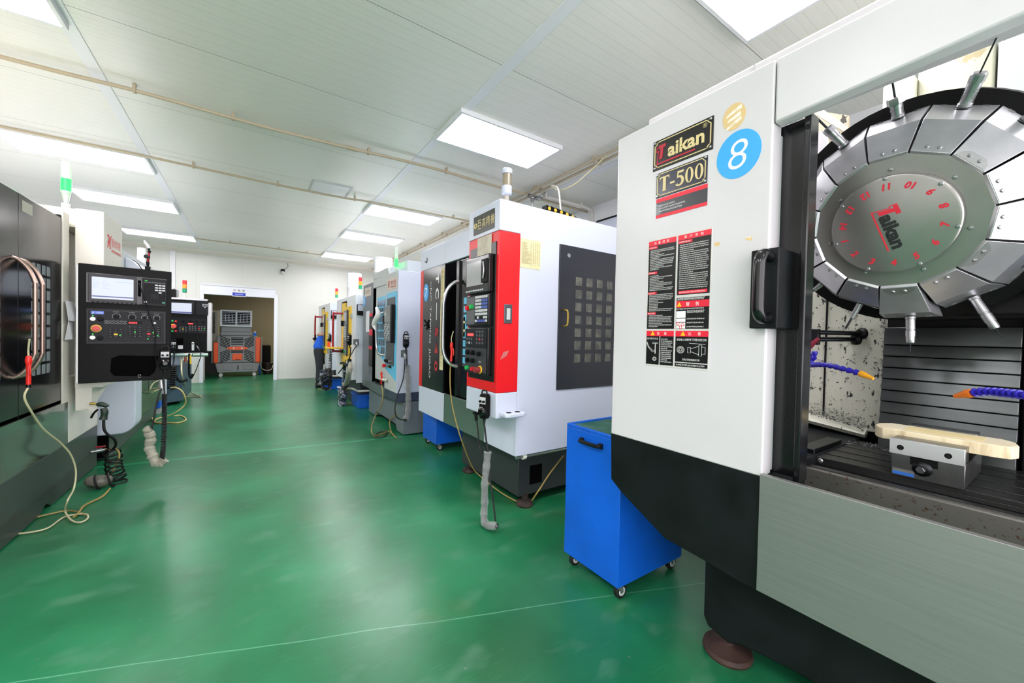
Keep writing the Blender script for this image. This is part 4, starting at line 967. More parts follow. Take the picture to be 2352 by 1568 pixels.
for i in range(6):
    for j in range(7):
        x = 2.365+i*.128; z = 1.925-j*.111
        g = B(); g.box(x-.037, x+.037, 2.487, 2.4905, z-.037, z+.037); g.build('window_pane', glass_dark, sdp)
a, b_ = (2.187,1.668), (2.186,1.536)
g = B(); g.tube([(a[0], 2.49, a[1]), (a[0]+.005, 2.45, a[1]), (a[0]+.015, 2.44, a[1]-.02), (a[0]+.015, 2.44, b_[1]+.02), (a[0]+.005, 2.45, b_[1]), (a[0], 2.49, b_[1])], .008, 8, 4); g.build('door_handle', brass, sdp)
g = B(); c = (2.241,2.134); g.lathe((c[0], 2.49, c[1]), (0, -1, 0), [(.018, 0), (.018, .006), (.01, .008)]); g.build('door_lock', chrome, sdp)
# tool tray bracket on the column foot
a = (1.563,0.823)
g = B(); g.pz(.83, .86, [(1.58, 2.496), (1.58, 2.41), (1.6, 2.39), (1.74, 2.39), (1.77, 2.41), (1.77, 2.499)]); tr = g.build('tool_rack', cool_white, tc, .006)
for x in (1.63, 1.71):
    g = B(); g.lathe((x, 2.44, .86), (0, 0, 1), [(.022, 0), (.022, .0012)], 18); g.build('tool_hole', void, tr)
# base, feet, pipes
g = B(); g.box(1.88, 3.4, 2.65, 3.7, .085, .49); g.build('base', darkgrey, tc, .006)
g = B(); a, b_ = (1.958,0.336), (2.115,0.117); g.box(2.0, 2.13, 2.645, 2.651, .17, .33); g.build('base_opening', void, tc)
for x, y in ((1.96, 2.66), (1.935, 3.62), (3.2, 2.75), (3.2, 3.6)):
    g = B(); g.lathe((x, y, 0), (0, 0, 1), [(.07, 0), (.075, .01), (.07, .03), (.05, .045), (.03, .05), (.03, .1)], 24); g.build('levelling_foot', foot_m, tc)
g = B(); g.cyl((1.77, 2.53, .47), (2.6, 2.53, .47), .014); g.build('drain_pipe', steel, tc)
g = B(); g.cyl((1.83, 2.53, .47), (1.86, 2.53, .47), .024); g.build('pipe_collar', cream, tc)
# beacon
g = B(); g.lathe((1.75, 2.72, 2.475), (0, 0, 1), [(.03, 0), (.03, .01)], 16); g.cyl((1.75, 2.69, 2.52), (1.75, 2.75, 2.52), .035); g.cyl((1.75, 2.72, 2.52), (1.75, 2.72, 2.6), .02); bc = g.build('beacon_stand', mat('greyed_plastic', 'b2aca2', .45), tc)
g = B(); g.lathe((1.75, 2.72, 2.6), (0, 0, 1), [(.03, 0), (.042, .012), (.042, .075), (.038, .076)], 24); g.build('beacon_base', lilac, bc)
g = B(); g.lathe((1.75, 2.72, 2.676), (0, 0, 1), [(.037, 0), (.037, .1)], 24); g.build('beacon_lens', mat('smoked_lens', '9a8f78', .15, alpha=.85), bc)
g = B(); g.lathe((1.75, 2.72, 2.776), (0, 0, 1), [(.042, 0), (.043, .035), (.035, .042)], 24); g.build('beacon_cap', lilac, bc)
# energy chain on the roof
g = B(); pts = [(2.750,3.539,2.896), (2.750,3.485,2.921)]
ch = B()
for i in range(11):
    x = 2.62+.062*i; z = 2.853-.001*i-.0009*i*i
    ch.py(3.28, 3.36, [(x, z-.12), (x+.06, z-.13), (x+.06, z-.012), (x, z)])
eo = tag(ch.build('energy_chain', blackm, None, .004), 'black cable chain with yellow dots on the roof of the machine with the red column', 'cable chain')
for i in range(5):
    x = 2.66+.085*i; z = 2.818-.001*i-.0014*i*i; g = B(); g.lathe((x, 3.28, z), (0, -1, 0), [(.02, 0), (.018, .006)], 14); g.build('yellow_dot', mat('dot_yellow', 'e8c53a', .4), eo)
g = B(); g.box(2.55, 3.4, 3.2, 3.4, 2.44, 2.7); g.build('roof_housing', cool_white, tc)
# pendant, cable and air gun belonging to it
pn = pendant((1.53, 2.6, .9), math.radians(-72), 'black handwheel pendant hanging on the white foot of the red operator column')
cable([(1.505, 2.59, .76), (1.51, 2.57, .66), (1.515, 2.545, .56)], .007, pn)
wrapped([(1.515, 2.545, .56), (1.51, 2.55, .45), (1.5, 2.555, .3), (1.505, 2.56, .15), (1.495, 2.55, .06), (1.47, 2.47, .035), (1.5, 2.37, .06)], .028, pn, plastic, True, 70)
cable([(1.500,2.390,0.084), (1.520,2.501,0.322), (1.550,2.657,0.439), (1.580,2.793,0.540), (1.600,2.863,0.649), (1.620,2.926,0.720)], .0065, pn)
g = B(); g.cyl((1.620,2.925,0.705), (1.620,2.936,0.782), .014); g.cyl((1.620,2.975,0.764), (1.620,2.882,0.773), .012); g.build('cable_plug', blackm, pn)
gn = air_gun((1.620,3.447,1.281), math.radians(-60), 'red air gun hooked on the silver door handle of the machine with the red column', bright_red,
   [(1.620,3.469,1.093), (1.600,3.407,0.890), (1.600,3.322,0.695), (1.650,3.257,0.457), (1.829,3.364,0.140), (1.919,3.317,0.030), (1.906,2.958,0.015), (1.930,2.714,0.012), (2.000,2.652,0.012), (2.041,2.580,0.127), (2.178,2.600,0.244), (2.353,2.620,0.372)], .0065, hose_o)
cart(1.9, 2.55, 4.43, 4.87, .085, .46, 'low blue cart on casters half hidden under the machine with the red column', False)

# ================================================================ machine 6: grey with cyan trim
m6 = T('machining_center', 'grey machine with cyan framed window and control panel, mist collector behind it', 'machine', (2.5, 6.3, 0), 'machine tools in the workshop')
X6 = 1.70
g = B(); g.box(X6, 3.3, 5.36, 5.39, .6, 2.315); g.build('side_panel', lilac, m6, .005)
g = B(); g.px(X6, X6+.04, [(5.3905, .6), (5.3905, 2.315), (6.7, 2.315), (6.7, 2.175), (5.97, 2.175), (5.97, .6)]); g.build('front_panel', lightgrey, m6, .004)
g = B(); g.box(X6, 3.3, 6.7, 7.38, .6, 2.28); gp = g.build('grey_column', midgrey, m6, .004)
g = B(); g.box(X6+.01, 3.3, 5.39, 6.7, 2.27, 2.31); g.box(3.26, 3.3, 5.39, 6.7, .6, 2.27); g.build('rear_housing', lilac, m6)
g = B(); g.box((1.901,2.512)[0], 3.2, 5.6, 6.65, 2.3105, (1.901,2.512)[1]); g.build('roof_housing', mat('pale_roof', 'c3cdd4', .35), m6, .005)
g = B(); g.px(X6, X6+.03, [(6.7, 2.32), (6.72, 2.4), (5.9, 2.42), (5.8, 2.31)]); g.build('roof_rail', lightgrey, m6)
g = B(); g.box(X6+.004, 3.3, 5.362, 5.97, .48, .598); g.build('skirt', mat('navy_grey_paint', '3b4256', .4), m6, .004)
g = B(); g.px(X6+.002, X6+.4, [(5.97, .6), (5.97, .46), (7.38, .48), (7.38, .6)]); g.build('skirt', mat('dull_grey_paint', '5b6366', .35), m6, .004)
g = B(); g.box(X6+.045, X6+.06, 6.5, 6.7, .62, 2.17); g.box(X6+.004, X6+.06, 6.688, 6.699, .62, 2.17); g.build('gap_shade', void, m6)  # black sheet and liner paint the shade inside the gap
g = B(); g.box(X6+.015, X6+.04, 5.97, 6.56, .69, 2.175); dl = g.build('sliding_door', lightgrey, m6, .003)
g = B(); g.px(X6+.009, X6+.016, [(6.46, 2.0), (5.95, 2.01), (5.95, .96), (6.43, 1.14)]); wf = g.build('window_frame', cyan, dl, .002)
for i in range(4):
    for j in range(7):
        z = 1.9-j*.122; y = 6.4-i*.115
        if z-.045 < 1.14-(6.43-y)*.36+.045: continue
        g = B(); g.box(X6+.006, X6+.01, y-.042, y+.042, z-.05, z+.05); g.build('window_pane', glass_blue, wf)
g = B(); g.tube([(X6+.02, 6.12, 1.75), (1.62, 6.13, 1.7), (1.61, 6.14, 1.6), (1.61, 6.1, 1.25), (1.63, 6.02, 1.12), (X6+.02, 5.99, 1.1)], .02, 10, 5); g.build('door_handle', silver_tube, dl)
g = B(); g.tube([(1.6, 6.1, 1.82), (1.6, 6.0, 1.72), (1.595, 6.12, 1.62), (1.6, 6.2, 1.56), (1.605, 6.12, 1.48)], [.02, .04, .045, .042, .015], 12, 5); g.build('plastic_wrap', mat('milky_wrap', 'e6e6e4', .5, bump=(40, .6)), dl)
g = B(); g.px(X6-.012, X6+.001, [(5.890,2.028), (5.416,2.029), (5.405,0.768), (5.909,0.906)]); cf = g.build('control_surround', cyan, m6, .002)
g = B(); g.px(X6-.02, X6-.011, [(5.832,1.946), (5.459,1.953), (5.476,0.970), (5.868,0.985)]); cpn = g.build('control_panel', mat('dark_overlay', '4a4d50', .4), cf, .002)
g = B(); g.box(X6-.06, X6-.019, 5.44, 5.82, 1.32, 1.83); mon = g.build('monitor', mat('monitor_grey', '73777b', .35), cpn, .006)
g = B(); g.box(X6-.066, X6-.02, 5.435, 5.5, 1.3, 1.84); g.build('monitor_edge', blackm, mon)
g = B(); g.box(X6-.063, X6-.059, 5.53, 5.8, 1.6, 1.79); g.build('screen', screen_grey, mon)
key_grid(FX(X6-.06), -5.79, 1.56, .05, .032, 5, 7, .036, .016, mon, lambda i, j: key_grey if (i+j) % 3 else mat('teal_key', '7fb8b0', .5) if (i, j) == (3, 3) else panel_lightgrey, .003)
key_grid(FX(X6-.02), -5.78, 1.26, .05, .04, 6, 6, .034, .026, cpn, panel_lightgrey, .003)
for i in range(4): knob(FX(X6-.02), -5.82+.07*i, 1.03, .022, .03, key_black if i < 3 else chrome, cpn)
knob(FX(X6-.02), -5.87, .95, .028, .04, red, cpn, 'emergency_stop')
for i in range(3): knob(FX(X6-.02), -5.76+.08*i, .955, .018, .02, (chrome, brass, key_black)[i], cpn)
g = B(); g.box(X6-.06, X6-.02, 5.79, 5.9, 1.57, 1.7); g.build('card_reader', blackm, cpn, .004)
g = B(); g.box(X6-.005, X6+.001, 5.43, 5.88, 2.075, 2.235); pl = g.build('brand_plate', mat('cream_plate', 'd3c4b6', .4), m6, .001)
F = FX(X6-.005)
def nlogo(F, cu, cv, h, par, m):
    polys('brand_emblem', m, par, F, [[(cu-.5*h, cv+.42*h), (cu-.2*h, cv+.5*h), (cu-.02*h, cv+.35*h), (cu+.02*h, cv-.1*h), (cu-.06*h, cv-.15*h), (cu-.14*h, cv+.3*h), (cu-.5*h, cv+.34*h)],
        [(cu-.14*h, cv+.0*h), (cu-.18*h, cv-.3*h), (cu-.45*h, cv-.5*h), (cu-.32*h, cv-.2*h), (cu-.32*h, cv+.1*h)],
        [(cu+.0*h, cv-.2*h), (cu+.12*h, cv+.15*h), (cu+.36*h, cv+.5*h), (cu+.5*h, cv+.5*h), (cu+.26*h, cv+.1*h), (cu+.22*h, cv-.3*h), (cu+.4*h, cv-.42*h), (cu+.15*h, cv-.5*h)]], .002)
nlogo(F, -5.8, 2.155, .1, pl, mat('faded_red_ink', 'b83a3e', .5))
text('brand_name', MATS['faded_red_ink'], pl, F, [('智合科技', -5.58, 2.165, .07, {'w': .24})], .002)
g = B(); fineprint(g, F, -5.7, -5.46, 2.105, .02, .002, 1); g.build('fine_print', MATS['faded_red_ink'], pl)
g = B(); g.box(X6-.005, X6+.001, 6.83, 7.25, 2.07, 2.22); pl = g.build('maker_plate', MATS['cream_plate'], gp, .001)
g = B(); fineprint(g, F, -7.2, -6.88, 2.145, .07, .002, 1); g.build('plate_lettering', mat('plate_brown', '9a8a80', .5), pl)
c = (7.312,2.003)
g = B(); g.fp(FX(X6), ell(-c[0]+.03, c[1], .075, .11), 0, .003); s_ = g.build('number_sticker', blue_st, gp)
text('sticker_number', white_ink, s_, FX(X6), [('6', -c[0]+.03, c[1], .11)], .004)
g = B(); g.rx(X6-.004, X6, (7.142,1.808), (6.908,1.448)); g.build('white_notice', paper, gp)
g = B(); a, b_ = (6.913,1.762), (6.687,0.867); g.rx(X6-.004, X6, a, b_); s_ = g.build('notice_strip', sheet_black, gp)
g = B()
for k_ in (0, .3, .36, .62): g.box(X6-.006, X6-.003, a[0]-.01, b_[0]+.01, a[1]-(a[1]-b_[1])*k_-.05, a[1]-(a[1]-b_[1])*k_); 
g.build('red_heading', sheet_red, s_)
g = B()
for j in range(40): fineprint(g, FX(X6-.003), -a[0]+.02, -b_[0]-.02, a[1]-.08-j*.024, .01, .002, .9)
g.build('fine_print', panel_lightgrey, s_)
g = B(); g.px(1.79, 3.2, [(5.33, 0.02), (5.33, .47), (7.23, .47), (7.23, .02), (6.8, .02), (6.74, .1), (5.68, .1), (5.62, .02)]); g.build('base', mat('base_grey_paint', '6a7479', .4), m6, .004)
g = B(); g.box(1.9, 3.1, 5.4, 7.15, 0, .02); g.build('base_pad', blackm, m6)
g = B(); g.cyl((2.0, 6.2, 2.31), (2.0, 6.2, 2.44), .035); g.build('lamp_foot', lightgrey, m6)
lx, ly = 1.86, 6.0
g = B(); g.cyl((lx, ly, 2.3), (lx, ly, 2.42), .03); g.cyl((lx, ly, 2.42), (lx, ly, 2.46), .012); st = g.build('signal_tower', lightgrey, m6)
g = B(); g.cyl((lx, ly, 2.46), (lx, ly, 2.58), .028); g.build('lit_segment', lamp_green, st)
g = B(); g.cyl((lx, ly, 2.58), (lx, ly, 2.76), .028); g.build('clear_segment', clear_tube, st)
pn = pendant((1.806,5.355,1.343), 0, 'black handwheel pendant hooked on the pale side of the machine with cyan trim')
g = B(); p = V((1.792,5.340,1.155)); g.box(p.x-.045, p.x+.045, 5.352, 5.36, p.z-.05, p.z+.05); g.build('socket_plate', mat('dull_socket', '6d7376', .4, .5), m6, .003)
g = B(); g.tube([p, p+V((-.005, -.03, -.01)), p+V((-.005, -.045, -.04)), p+V((-.008, -.05, -.075))], .021, 10, 3); g.build('plug', chrome, m6)
cable([p+V((-.008, -.05, -.075)), (1.750,5.250,0.813), (1.638,5.150,0.595), (1.596,5.100,0.432), (1.626,5.100,0.325), (1.720,5.150,0.270), (1.797,5.200,0.265)], .008, pn)
cable([(1.812,5.330,1.247), (1.811,5.300,1.108), (1.819,5.300,0.987)], .009, pn)
wrapped([(1.819,5.300,0.999), (1.821,5.280,0.837), (1.819,5.250,0.689), (1.829,5.250,0.506), (1.825,5.250,0.337), (1.773,5.200,0.249)], .04, pn, plastic, True, 50)
air_gun((1.660,5.990,0.765), math.radians(-70), 'red air gun on a bracket below the cyan control panel of the grey machine', bright_red,
  [(1.640,5.836,0.561), (1.620,5.822,0.370), (1.600,6.094,0.140), (1.409,5.538,0.100), (1.435,5.475,0.020), (1.579,5.566,0.012), (1.679,5.653,0.012), (1.690,5.421,0.012)], .008, hose_o)
g = B(); g.tube([(1.690,5.843,0.752), (1.660,5.782,0.747), (1.660,5.941,0.737)], .014, 8, 3); g.build('gun_bracket', cream, m6)
g = B(); g.tube([(1.667,5.249,0.012), (1.680,5.512,0.030), (1.760,5.870,0.100), (1.767,5.683,0.220), (1.841,5.519,0.300)], .008, 7, 6); tag(g.build('floor_hose', hose_o), 'amber hose rising from the floor to the base of the grey machine with cyan trim', 'hose')
g = B(); g.tube([(1.412,5.341,0.012), (1.506,5.607,0.012), (1.614,5.689,0.012), (1.653,5.609,0.012), (1.527,5.379,0.012), (1.438,5.352,0.012)], .007, 7, 6); tag(g.build('floor_hose', mat('dark_hose', '3c3a2a', .5)), 'dark looped hose lying on the floor before the grey machine with cyan trim', 'hose')

# ================================================================ machines 5 and 4: white with yellow doors (two alike)
def yellow_machine(dy, label):
    t = T('machining_center', label, 'machine', (2.4, 8.4+dy, 0), 'machine tools in the workshop')
    X = 1.60; a0, a1 = 7.53+dy, 9.4+dy
    g = B(); g.px(X, X+.03, [(a0, .56), (a0, 2.13), (a1, 2.13), (a1, .48), (8.75+dy, .48), (8.75+dy, .75), (8.9+dy, .8), (8.9+dy, 2.06), (8.3+dy, 2.06), (8.3+dy, .6), (8.0+dy, .5)]); g.build('front_panel', mat('off_white_paint', 'dfe2e6', .35) if 'off_white_paint' not in MATS else MATS['off_white_paint'], t, .004)
    g = B(); g.box(X+.0305, 3.2, a0, a0+.03, .5, 2.13); g.build('side_panel', mat('pale_blue_white', 'd5dfe8', .35) if 'pale_blue_white' not in MATS else MATS['pale_blue_white'], t, .004)
    g = B(); g.box(X+.03, 3.2, a1-.03, a1, .5, 2.13); g.box(3.17, 3.2, a0+.03, a1-.03, .5, 2.13); g.box(X+.03, 3.17, a0+.03, a1-.03, 2.1, 2.13); g.build('rear_housing', MATS['off_white_paint'], t)
    g = B(); g.box(X+.03, X+.06, 8.28+dy, 8.95+dy, .6, 2.1); g.build('gap_shade', void, t)
    g = B(); g.box(X+.005, X+.03, 8.45+dy, 8.82+dy, .72, 2.03); d = g.build('sliding_door', yellow, t, .003)
    g = B(); g.tube([(X+.01, 8.72+dy, 1.82), (X-.12, 8.9+dy, 1.82), (X-.14, 8.95+dy, 1.78), (X-.14, 8.95+dy, 1.08), (X-.12, 8.9+dy, 1.03), (X+.01, 8.7+dy, 1.03)], .022, 10, 5); g.build('door_handle', dark_red, d)
    g = B(); g.box(X-.03, X+.004, 7.84+dy, 8.4+dy, .88, 1.93); c = g.build('control_surround', yellow, t, .004)
    g = B(); g.box(X-.05, X-.028, 7.98+dy, 8.36+dy, .98, 1.86); p = g.build('control_panel', mat('grey_control', '7d8083', .4) if 'grey_control' not in MATS else MATS['grey_control'], c, .004)
    g = B(); g.box(X-.055, X-.049, 7.96+dy, 8.02+dy, .97, 1.87); g.build('panel_edge', blackm, p)
    g = B(); g.box(X-.053, X-.049, 8.06+dy, 8.32+dy, 1.6, 1.82); g.build('screen', screen_grey, p)
    g = B(); g.box(X-.09, X-.045, 8.32+dy, 8.42+dy, 1.55, 1.66); g.build('card_reader', blackm, p, .004)
    key_grid(FX(X-.05), -(8.3+dy), 1.53, .06, .045, 4, 5, .045, .026, p, key_grey, .003)
    key_grid(FX(X-.05), -(8.3+dy), 1.26, .06, .045, 4, 4, .045, .03, p, panel_lightgrey, .003)
    knob(FX(X-.05), -(8.28+dy), 1.05, .03, .05, key_black, p); knob(FX(X-.05), -(8.15+dy), 1.05, .02, .03, green_p, p, 'start_button')
    g = B(); q_ = V((1.648, a0-.001, 1.85)); g.box(X+.02, X+.14, a0-.05, a0, 1.75, 1.95); sb = g.build('switch_box', blackm, t, .008)
    g = B(); g.box(X+.03, X+.13, a0-.055, a0-.049, 1.83, 1.94); g.build('box_screen', lilac, sb)
    g = B(); g.box(X-.03, X-.0, 7.79+dy, 7.84+dy, 1.7, 1.78); g.build('lock_bracket', steel, t, .004)
    g = B(); g.px(1.75, 3.0, [(a0+.2, 0), (a0+.2, .5), (a1-.2, .5), (a1-.2, 0)]); g.build('base', darkgrey, t, .004)
    g = B(); lx, ly = 1.95, 8.75+dy
    g.cyl((lx, ly, 2.13), (lx, ly, 2.2), .04, .02); g.cyl((lx, ly, 2.2), (lx, ly, 2.36), .018); s = g.build('signal_tower', white, t)
    for k_, (nm, m) in enumerate((('green_lamp', lamp_g), ('amber_lamp', lamp_o), ('red_lamp', lamp_r))):
        g = B(); g.cyl((lx, ly, 2.36+.085*k_), (lx, ly, 2.44+.085*k_), .037); g.build(nm, m, s)
    g = B(); g.tube([(1.45, 8.3+dy, .34), (1.52, 8.1+dy, .34), (1.62, a0+.3, .36), (1.65, a0-.1, .36), (1.85, a0-.12, .36)], .018, 8); g.build('drain_pipe', white_pipe, t)
    return t
yellow_machine(0, 'nearer of the two white machines with yellow doors and a red tube handle')
yellow_machine(2.75, 'farther of the two white machines with yellow doors, the one the person leans into')
pn = pendant((1.530,7.538,1.298), math.radians(-75), 'black handwheel pendant on the nearer white machine with yellow door', key_grey)
cable([(1.500,7.381,1.168), (1.500,7.445,1.024), (1.500,7.581,0.817)], .01, pn)
g = B(); g.tube(helix([(1.500,7.476,0.943), (1.500,7.537,0.740), (1.480,7.571,0.498), (1.480,7.840,0.360)], .03, 26, 9), .009, 5); g.build('coiled_cable', rubber, pn)
pn = pendant((1.550,9.789,1.277), math.radians(-75), 'black handwheel pendant on the farther white machine with yellow door, near the person', key_grey)
g = B(); g.tube(helix([(1.500,9.516,1.106), (1.500,9.493,0.814), (1.500,9.526,0.517), (1.500,9.405,0.421)], .03, 26, 9), .009, 5); g.build('coiled_cable', rubber, pn)
# socket with plug on machine 5
ss = T('wall_socket', 'grey socket with a silver plug on the side of the nearer yellow door machine', 'socket', (1.613,7.500,1.259))
p = V((1.617,7.520,1.259)); g = B(); g.box(p.x-.05, p.x+.05, 7.512, 7.528, p.z-.05, p.z+.05); g.build('socket_plate', MATS['dull_socket'], ss, .003)
g = B(); g.tube([p+V((0, -.01, 0)), p+V((0, -.05, -.02)), p+V((0, -.06, -.07))], .024, 10, 3); g.build('plug', chrome, ss)
cable([p+V((0, -.06, -.07)), (1.556,7.400,1.128), (1.506,7.400,1.026), (1.463,7.400,0.941)], .008, ss)
# wrapped air gun hoses standing at the floor
ah = T('air_gun', 'black air gun and plastic wrapped coil hose hanging before the nearer yellow door machine', 'air gun', (1.500,8.021,0.799), 'air blow guns')
g = B(); g.tube([(1.500,8.282,0.814), (1.500,7.981,0.836), (1.500,7.658,0.819)], .025, 8, 3); g.tube([(1.500,7.898,0.833), (1.500,7.932,0.731)], .03, 8); g.build('gun_body', black, ah)
g = B(); g.tube([(1.500,8.018,0.766), (1.500,8.272,0.676), (1.500,8.541,0.590)], .012, 6, 3); g.build('trigger', black, ah)
g = B(); g.tube([(1.500,7.932,0.722), (1.500,7.965,0.603), (1.500,8.122,0.434), (1.500,8.113,0.307)], .02, 8, 4); g.build('air_hose', dark_wrap, ah)
wrapped([(1.500,8.113,0.298), (1.500,8.022,0.234), (1.500,8.143,0.115), (1.500,8.092,0.012), (1.500,8.131,-0.046)], .075, ah, dark_wrap, False)
g = B(); g.tube([(1.535,8.698,0.020), (1.496,8.398,0.200), (1.527,8.088,0.300), (1.565,7.879,0.350)], .012, 7, 5); g.build('supply_hose', hose_o, ah)
g = B(); g.tube([(1.450,7.152,0.904), (1.420,7.065,0.784), (1.450,7.349,0.603), (1.480,7.725,0.448), (1.500,8.037,0.443)], [.03, .045, .05, .04, .02], 9, 5); g.build('plastic_wrap', dusty_plastic, ah)
wr = T('wrapped_hose_coil', 'dark coil hose bundled in plastic beside the legs of the bending person', 'hose', (1.450,10.929,0.112))
wrapped([(1.500,10.464,0.495), (1.500,10.454,0.378), (1.500,10.580,0.236), (1.500,10.569,0.108)], .085, wr, dark_wrap, False)
g = B(); g.tube(helix([(1.500,10.119,0.327), (1.500,9.859,0.233), (1.500,10.231,0.116)], .09, 5, 12), .02, 6); g.build('coil', rubber, wr)
g = B(); g.tube([(1.399,10.603,0.012), (1.525,10.460,0.012), (1.683,10.470,0.012), (1.737,11.071,0.012), (1.664,10.935,0.100)], .011, 7, 6); tag(g.build('floor_hose', hose_o), 'amber hose lying on the floor behind the feet of the person', 'hose')
g = B(); g.tube([(1.566,8.273,0.012), (1.800,8.210,0.012), (1.933,8.313,0.012), (1.903,8.446,0.012), (1.795,8.383,0.012)], .01, 7, 6); tag(g.build('floor_hose', hose_o), 'pale amber hose looped on the floor below the nearer yellow door machine', 'hose')
for xy, label in ((((1.8, 7.62), (2.45, 8.25)), 'blue bin pushed under the nearer yellow door machine'), (((1.62, 10.45), (2.1, 10.9)), 'blue bin pushed under the farther yellow door machine')):
    (x0, y0), (x1, y1) = xy; t = T('floor_bin', label, 'bin', ((x0+x1)/2, (y0+y1)/2, 0), 'blue bins')
    g = B(); x0 -= .12; g.prism([(x0+.02, y0+.02, 0), (x1-.02, y0+.02, 0), (x1-.02, y1-.02, 0), (x0+.02, y1-.02, 0)], (0, 0, .22)); g.build('bin_body', blue, t, .01)
    g = B(); g.box(x0, x1, y0, y1, .22, .25); g.build('bin_rim', blue, t, .006)
# yellow tool trays with orange handled tools
def tray(c, label, n_):
    t = T('tool_shelf', label, 'shelf', c, 'yellow tool shelves'); x, y, z = c
    g = B(); g.box(x, 1.596, y-.1, y+.35, z-.015, z+.015); g.build('shelf_plate', yellow, t, .003)
    for i in range(n_):
        k_ = T('hand_tool', 'orange handled hand tool standing in the yellow shelf between the two yellow door machines', 'tool', (x+.05, y+.02+.07*i, z), 'orange handled tools in the yellow shelf')
        g = B(); g.cyl((x+.05, y+.02+.07*i, z+.016), (x+.06, y+.02+.07*i, z+.13), .012, .016); g.build('grip', orange, k_)
        g = B(); g.cyl((x+.05, y+.02+.07*i, z-.12), (x+.05, y+.02+.07*i, z-.0155), .01); g.build('shank', steel, k_)
tray((1.300,8.657,1.102), 'yellow shelf with orange handled tools between the two yellow door machines', 4)
tray((1.420,11.511,1.138), 'small yellow shelf beyond the person at the far machine', 0)
g = B(); p = V((1.450,11.588,1.171)); g.box(p.x-.05, p.x+.06, p.y-.1, p.y+.1, p.z+.03, p.z+.09); g.cyl((p.x, p.y-.02, p.z+.09), (p.x, p.y-.02, p.z+.17), .02); tag(g.build('measuring_tool', blackm), 'black measuring tool lying on the small yellow shelf beyond the person', 'tool')
# mist collectors
def collector(x, y, z0, r, z1, label):
    t = T('mist_collector', label, 'mist collector', (x, y, z0), 'white mist collectors')
    g = B(); g.lathe((x, y, z0), (0, 0, 1), [(r*.98, 0), (r*.98, (z1-z0)*.45)], 36); g.build('lower_drum', white, t)
    g = B(); g.lathe((x, y, z0+(z1-z0)*.45), (0, 0, 1), [(r*1.02, 0), (r*1.02, .015), (r*.97, .016), (r*.97, (z1-z0)*.5), (r*1.0, (z1-z0)*.5+.002), (r, (z1-z0)*.55)], 36); g.build('upper_drum', mat('drum_white', 'e8ebf0', .3) if 'drum_white' not in MATS else MATS['drum_white'], t)
collector(1.945, 7.0, 2.282, .155, 2.75, 'white drum shaped mist collector on the roof of the grey machine with cyan trim')
collector(1.88, 9.0, 2.132, .15, 2.71, 'white drum shaped mist collector on the roof of the nearer yellow door machine')

# ================================================================ the person leaning into the far machine
pr = T('person', 'person in a blue shirt and dark trousers bending into the far yellow door machine', 'person', (1.45, 11.15, 0))
def skin_mesh(name, pts, edges, rad, m, parent, sub=2):
    me = bpy.data.meshes.new(name)
    off = wm(parent).inverted()
    me.from_pydata([off @ V(p) for p in pts], edges, []); o = bpy.data.objects.new(name, me); COL.objects.link(o); o.parent = parent
    me.materials.append(m)
    k = o.modifiers.new('skin', 'SKIN'); k.use_smooth_shade = True
    for i, r in enumerate(rad):
        r = r if isinstance(r, tuple) else (r, r)
        me.skin_vertices[0].data[i].radius = r
    me.skin_vertices[0].data[0].use_root = True
    s = o.modifiers.new('sub', 'SUBSURF'); s.levels = sub; s.render_levels = sub
    return o
def pp(x, y, z): return (1.49+x, 11.1+y, z)
# body in one surface: pelvis root, spine, neck, head, arms, legs
P_ = [pp(0, 0, .97), pp(.05, 0, 1.12), pp(.13, 0, 1.27), pp(.21, 0, 1.39), pp(.29, 0, 1.43), pp(.38, 0, 1.42), pp(.45, 0, 1.37),
      pp(.19, -.16, 1.4), pp(.05, -.21, 1.375), pp(-.1, -.25, 1.345), pp(.12, -.26, 1.36), pp(.2, -.24, 1.375),
      pp(.18, .17, 1.38), pp(.26, .22, 1.24), pp(.4, .16, 1.16), pp(.46, .14, 1.15),
      pp(-.01, -.1, .9), pp(0, -.12, .5), pp(-.03, -.13, .1), pp(.08, -.14, .045),
      pp(-.01, .1, .9), pp(.02, .12, .5), pp(0, .13, .1), pp(.12, .14, .045)]
E_ = [(0, 1), (1, 2), (2, 3), (3, 4), (4, 5), (5, 6), (3, 7), (7, 8), (8, 9), (9, 10), (10, 11), (3, 12), (12, 13), (13, 14), (14, 15), (0, 16), (16, 17), (17, 18), (18, 19), (0, 20), (20, 21), (21, 22), (22, 23)]
R_ = [(.07, .09), (.08, .1), (.09, .12), (.085, .12), .055, .085, .08, .052, .044, .04, .034, .036, .055, .042, .034, .036, .065, .06, .042, .04, .065, .06, .042, .04]
skin_mesh('body', P_, E_, R_, skin, pr)
S_ = [pp(0, 0, .9), pp(.045, 0, 1.1), pp(.12, 0, 1.26), pp(.2, 0, 1.375), pp(.19, -.15, 1.39), pp(.07, -.2, 1.38), pp(.2, .17, 1.375), pp(.25, .205, 1.3)]
skin_mesh('shirt', S_, [(0, 1), (1, 2), (2, 3), (3, 4), (4, 5), (3, 6), (6, 7)], [(.19, .215), (.155, .185), (.15, .19), (.125, .17), .078, .072, .078, .07], shirt, pr)
Q_ = [pp(0, 0, 1.06), pp(-.01, 0, .93), pp(-.012, -.1, .84), pp(.0, -.12, .5), pp(-.03, -.13, .09), pp(-.012, .1, .84), pp(.02, .12, .5), pp(0, .13, .09)]
skin_mesh('trousers', Q_, [(0, 1), (1, 2), (2, 3), (3, 4), (1, 5), (5, 6), (6, 7)], [(.135, .165), (.14, .17), .108, .085, .075, .108, .085, .075], trousers, pr)
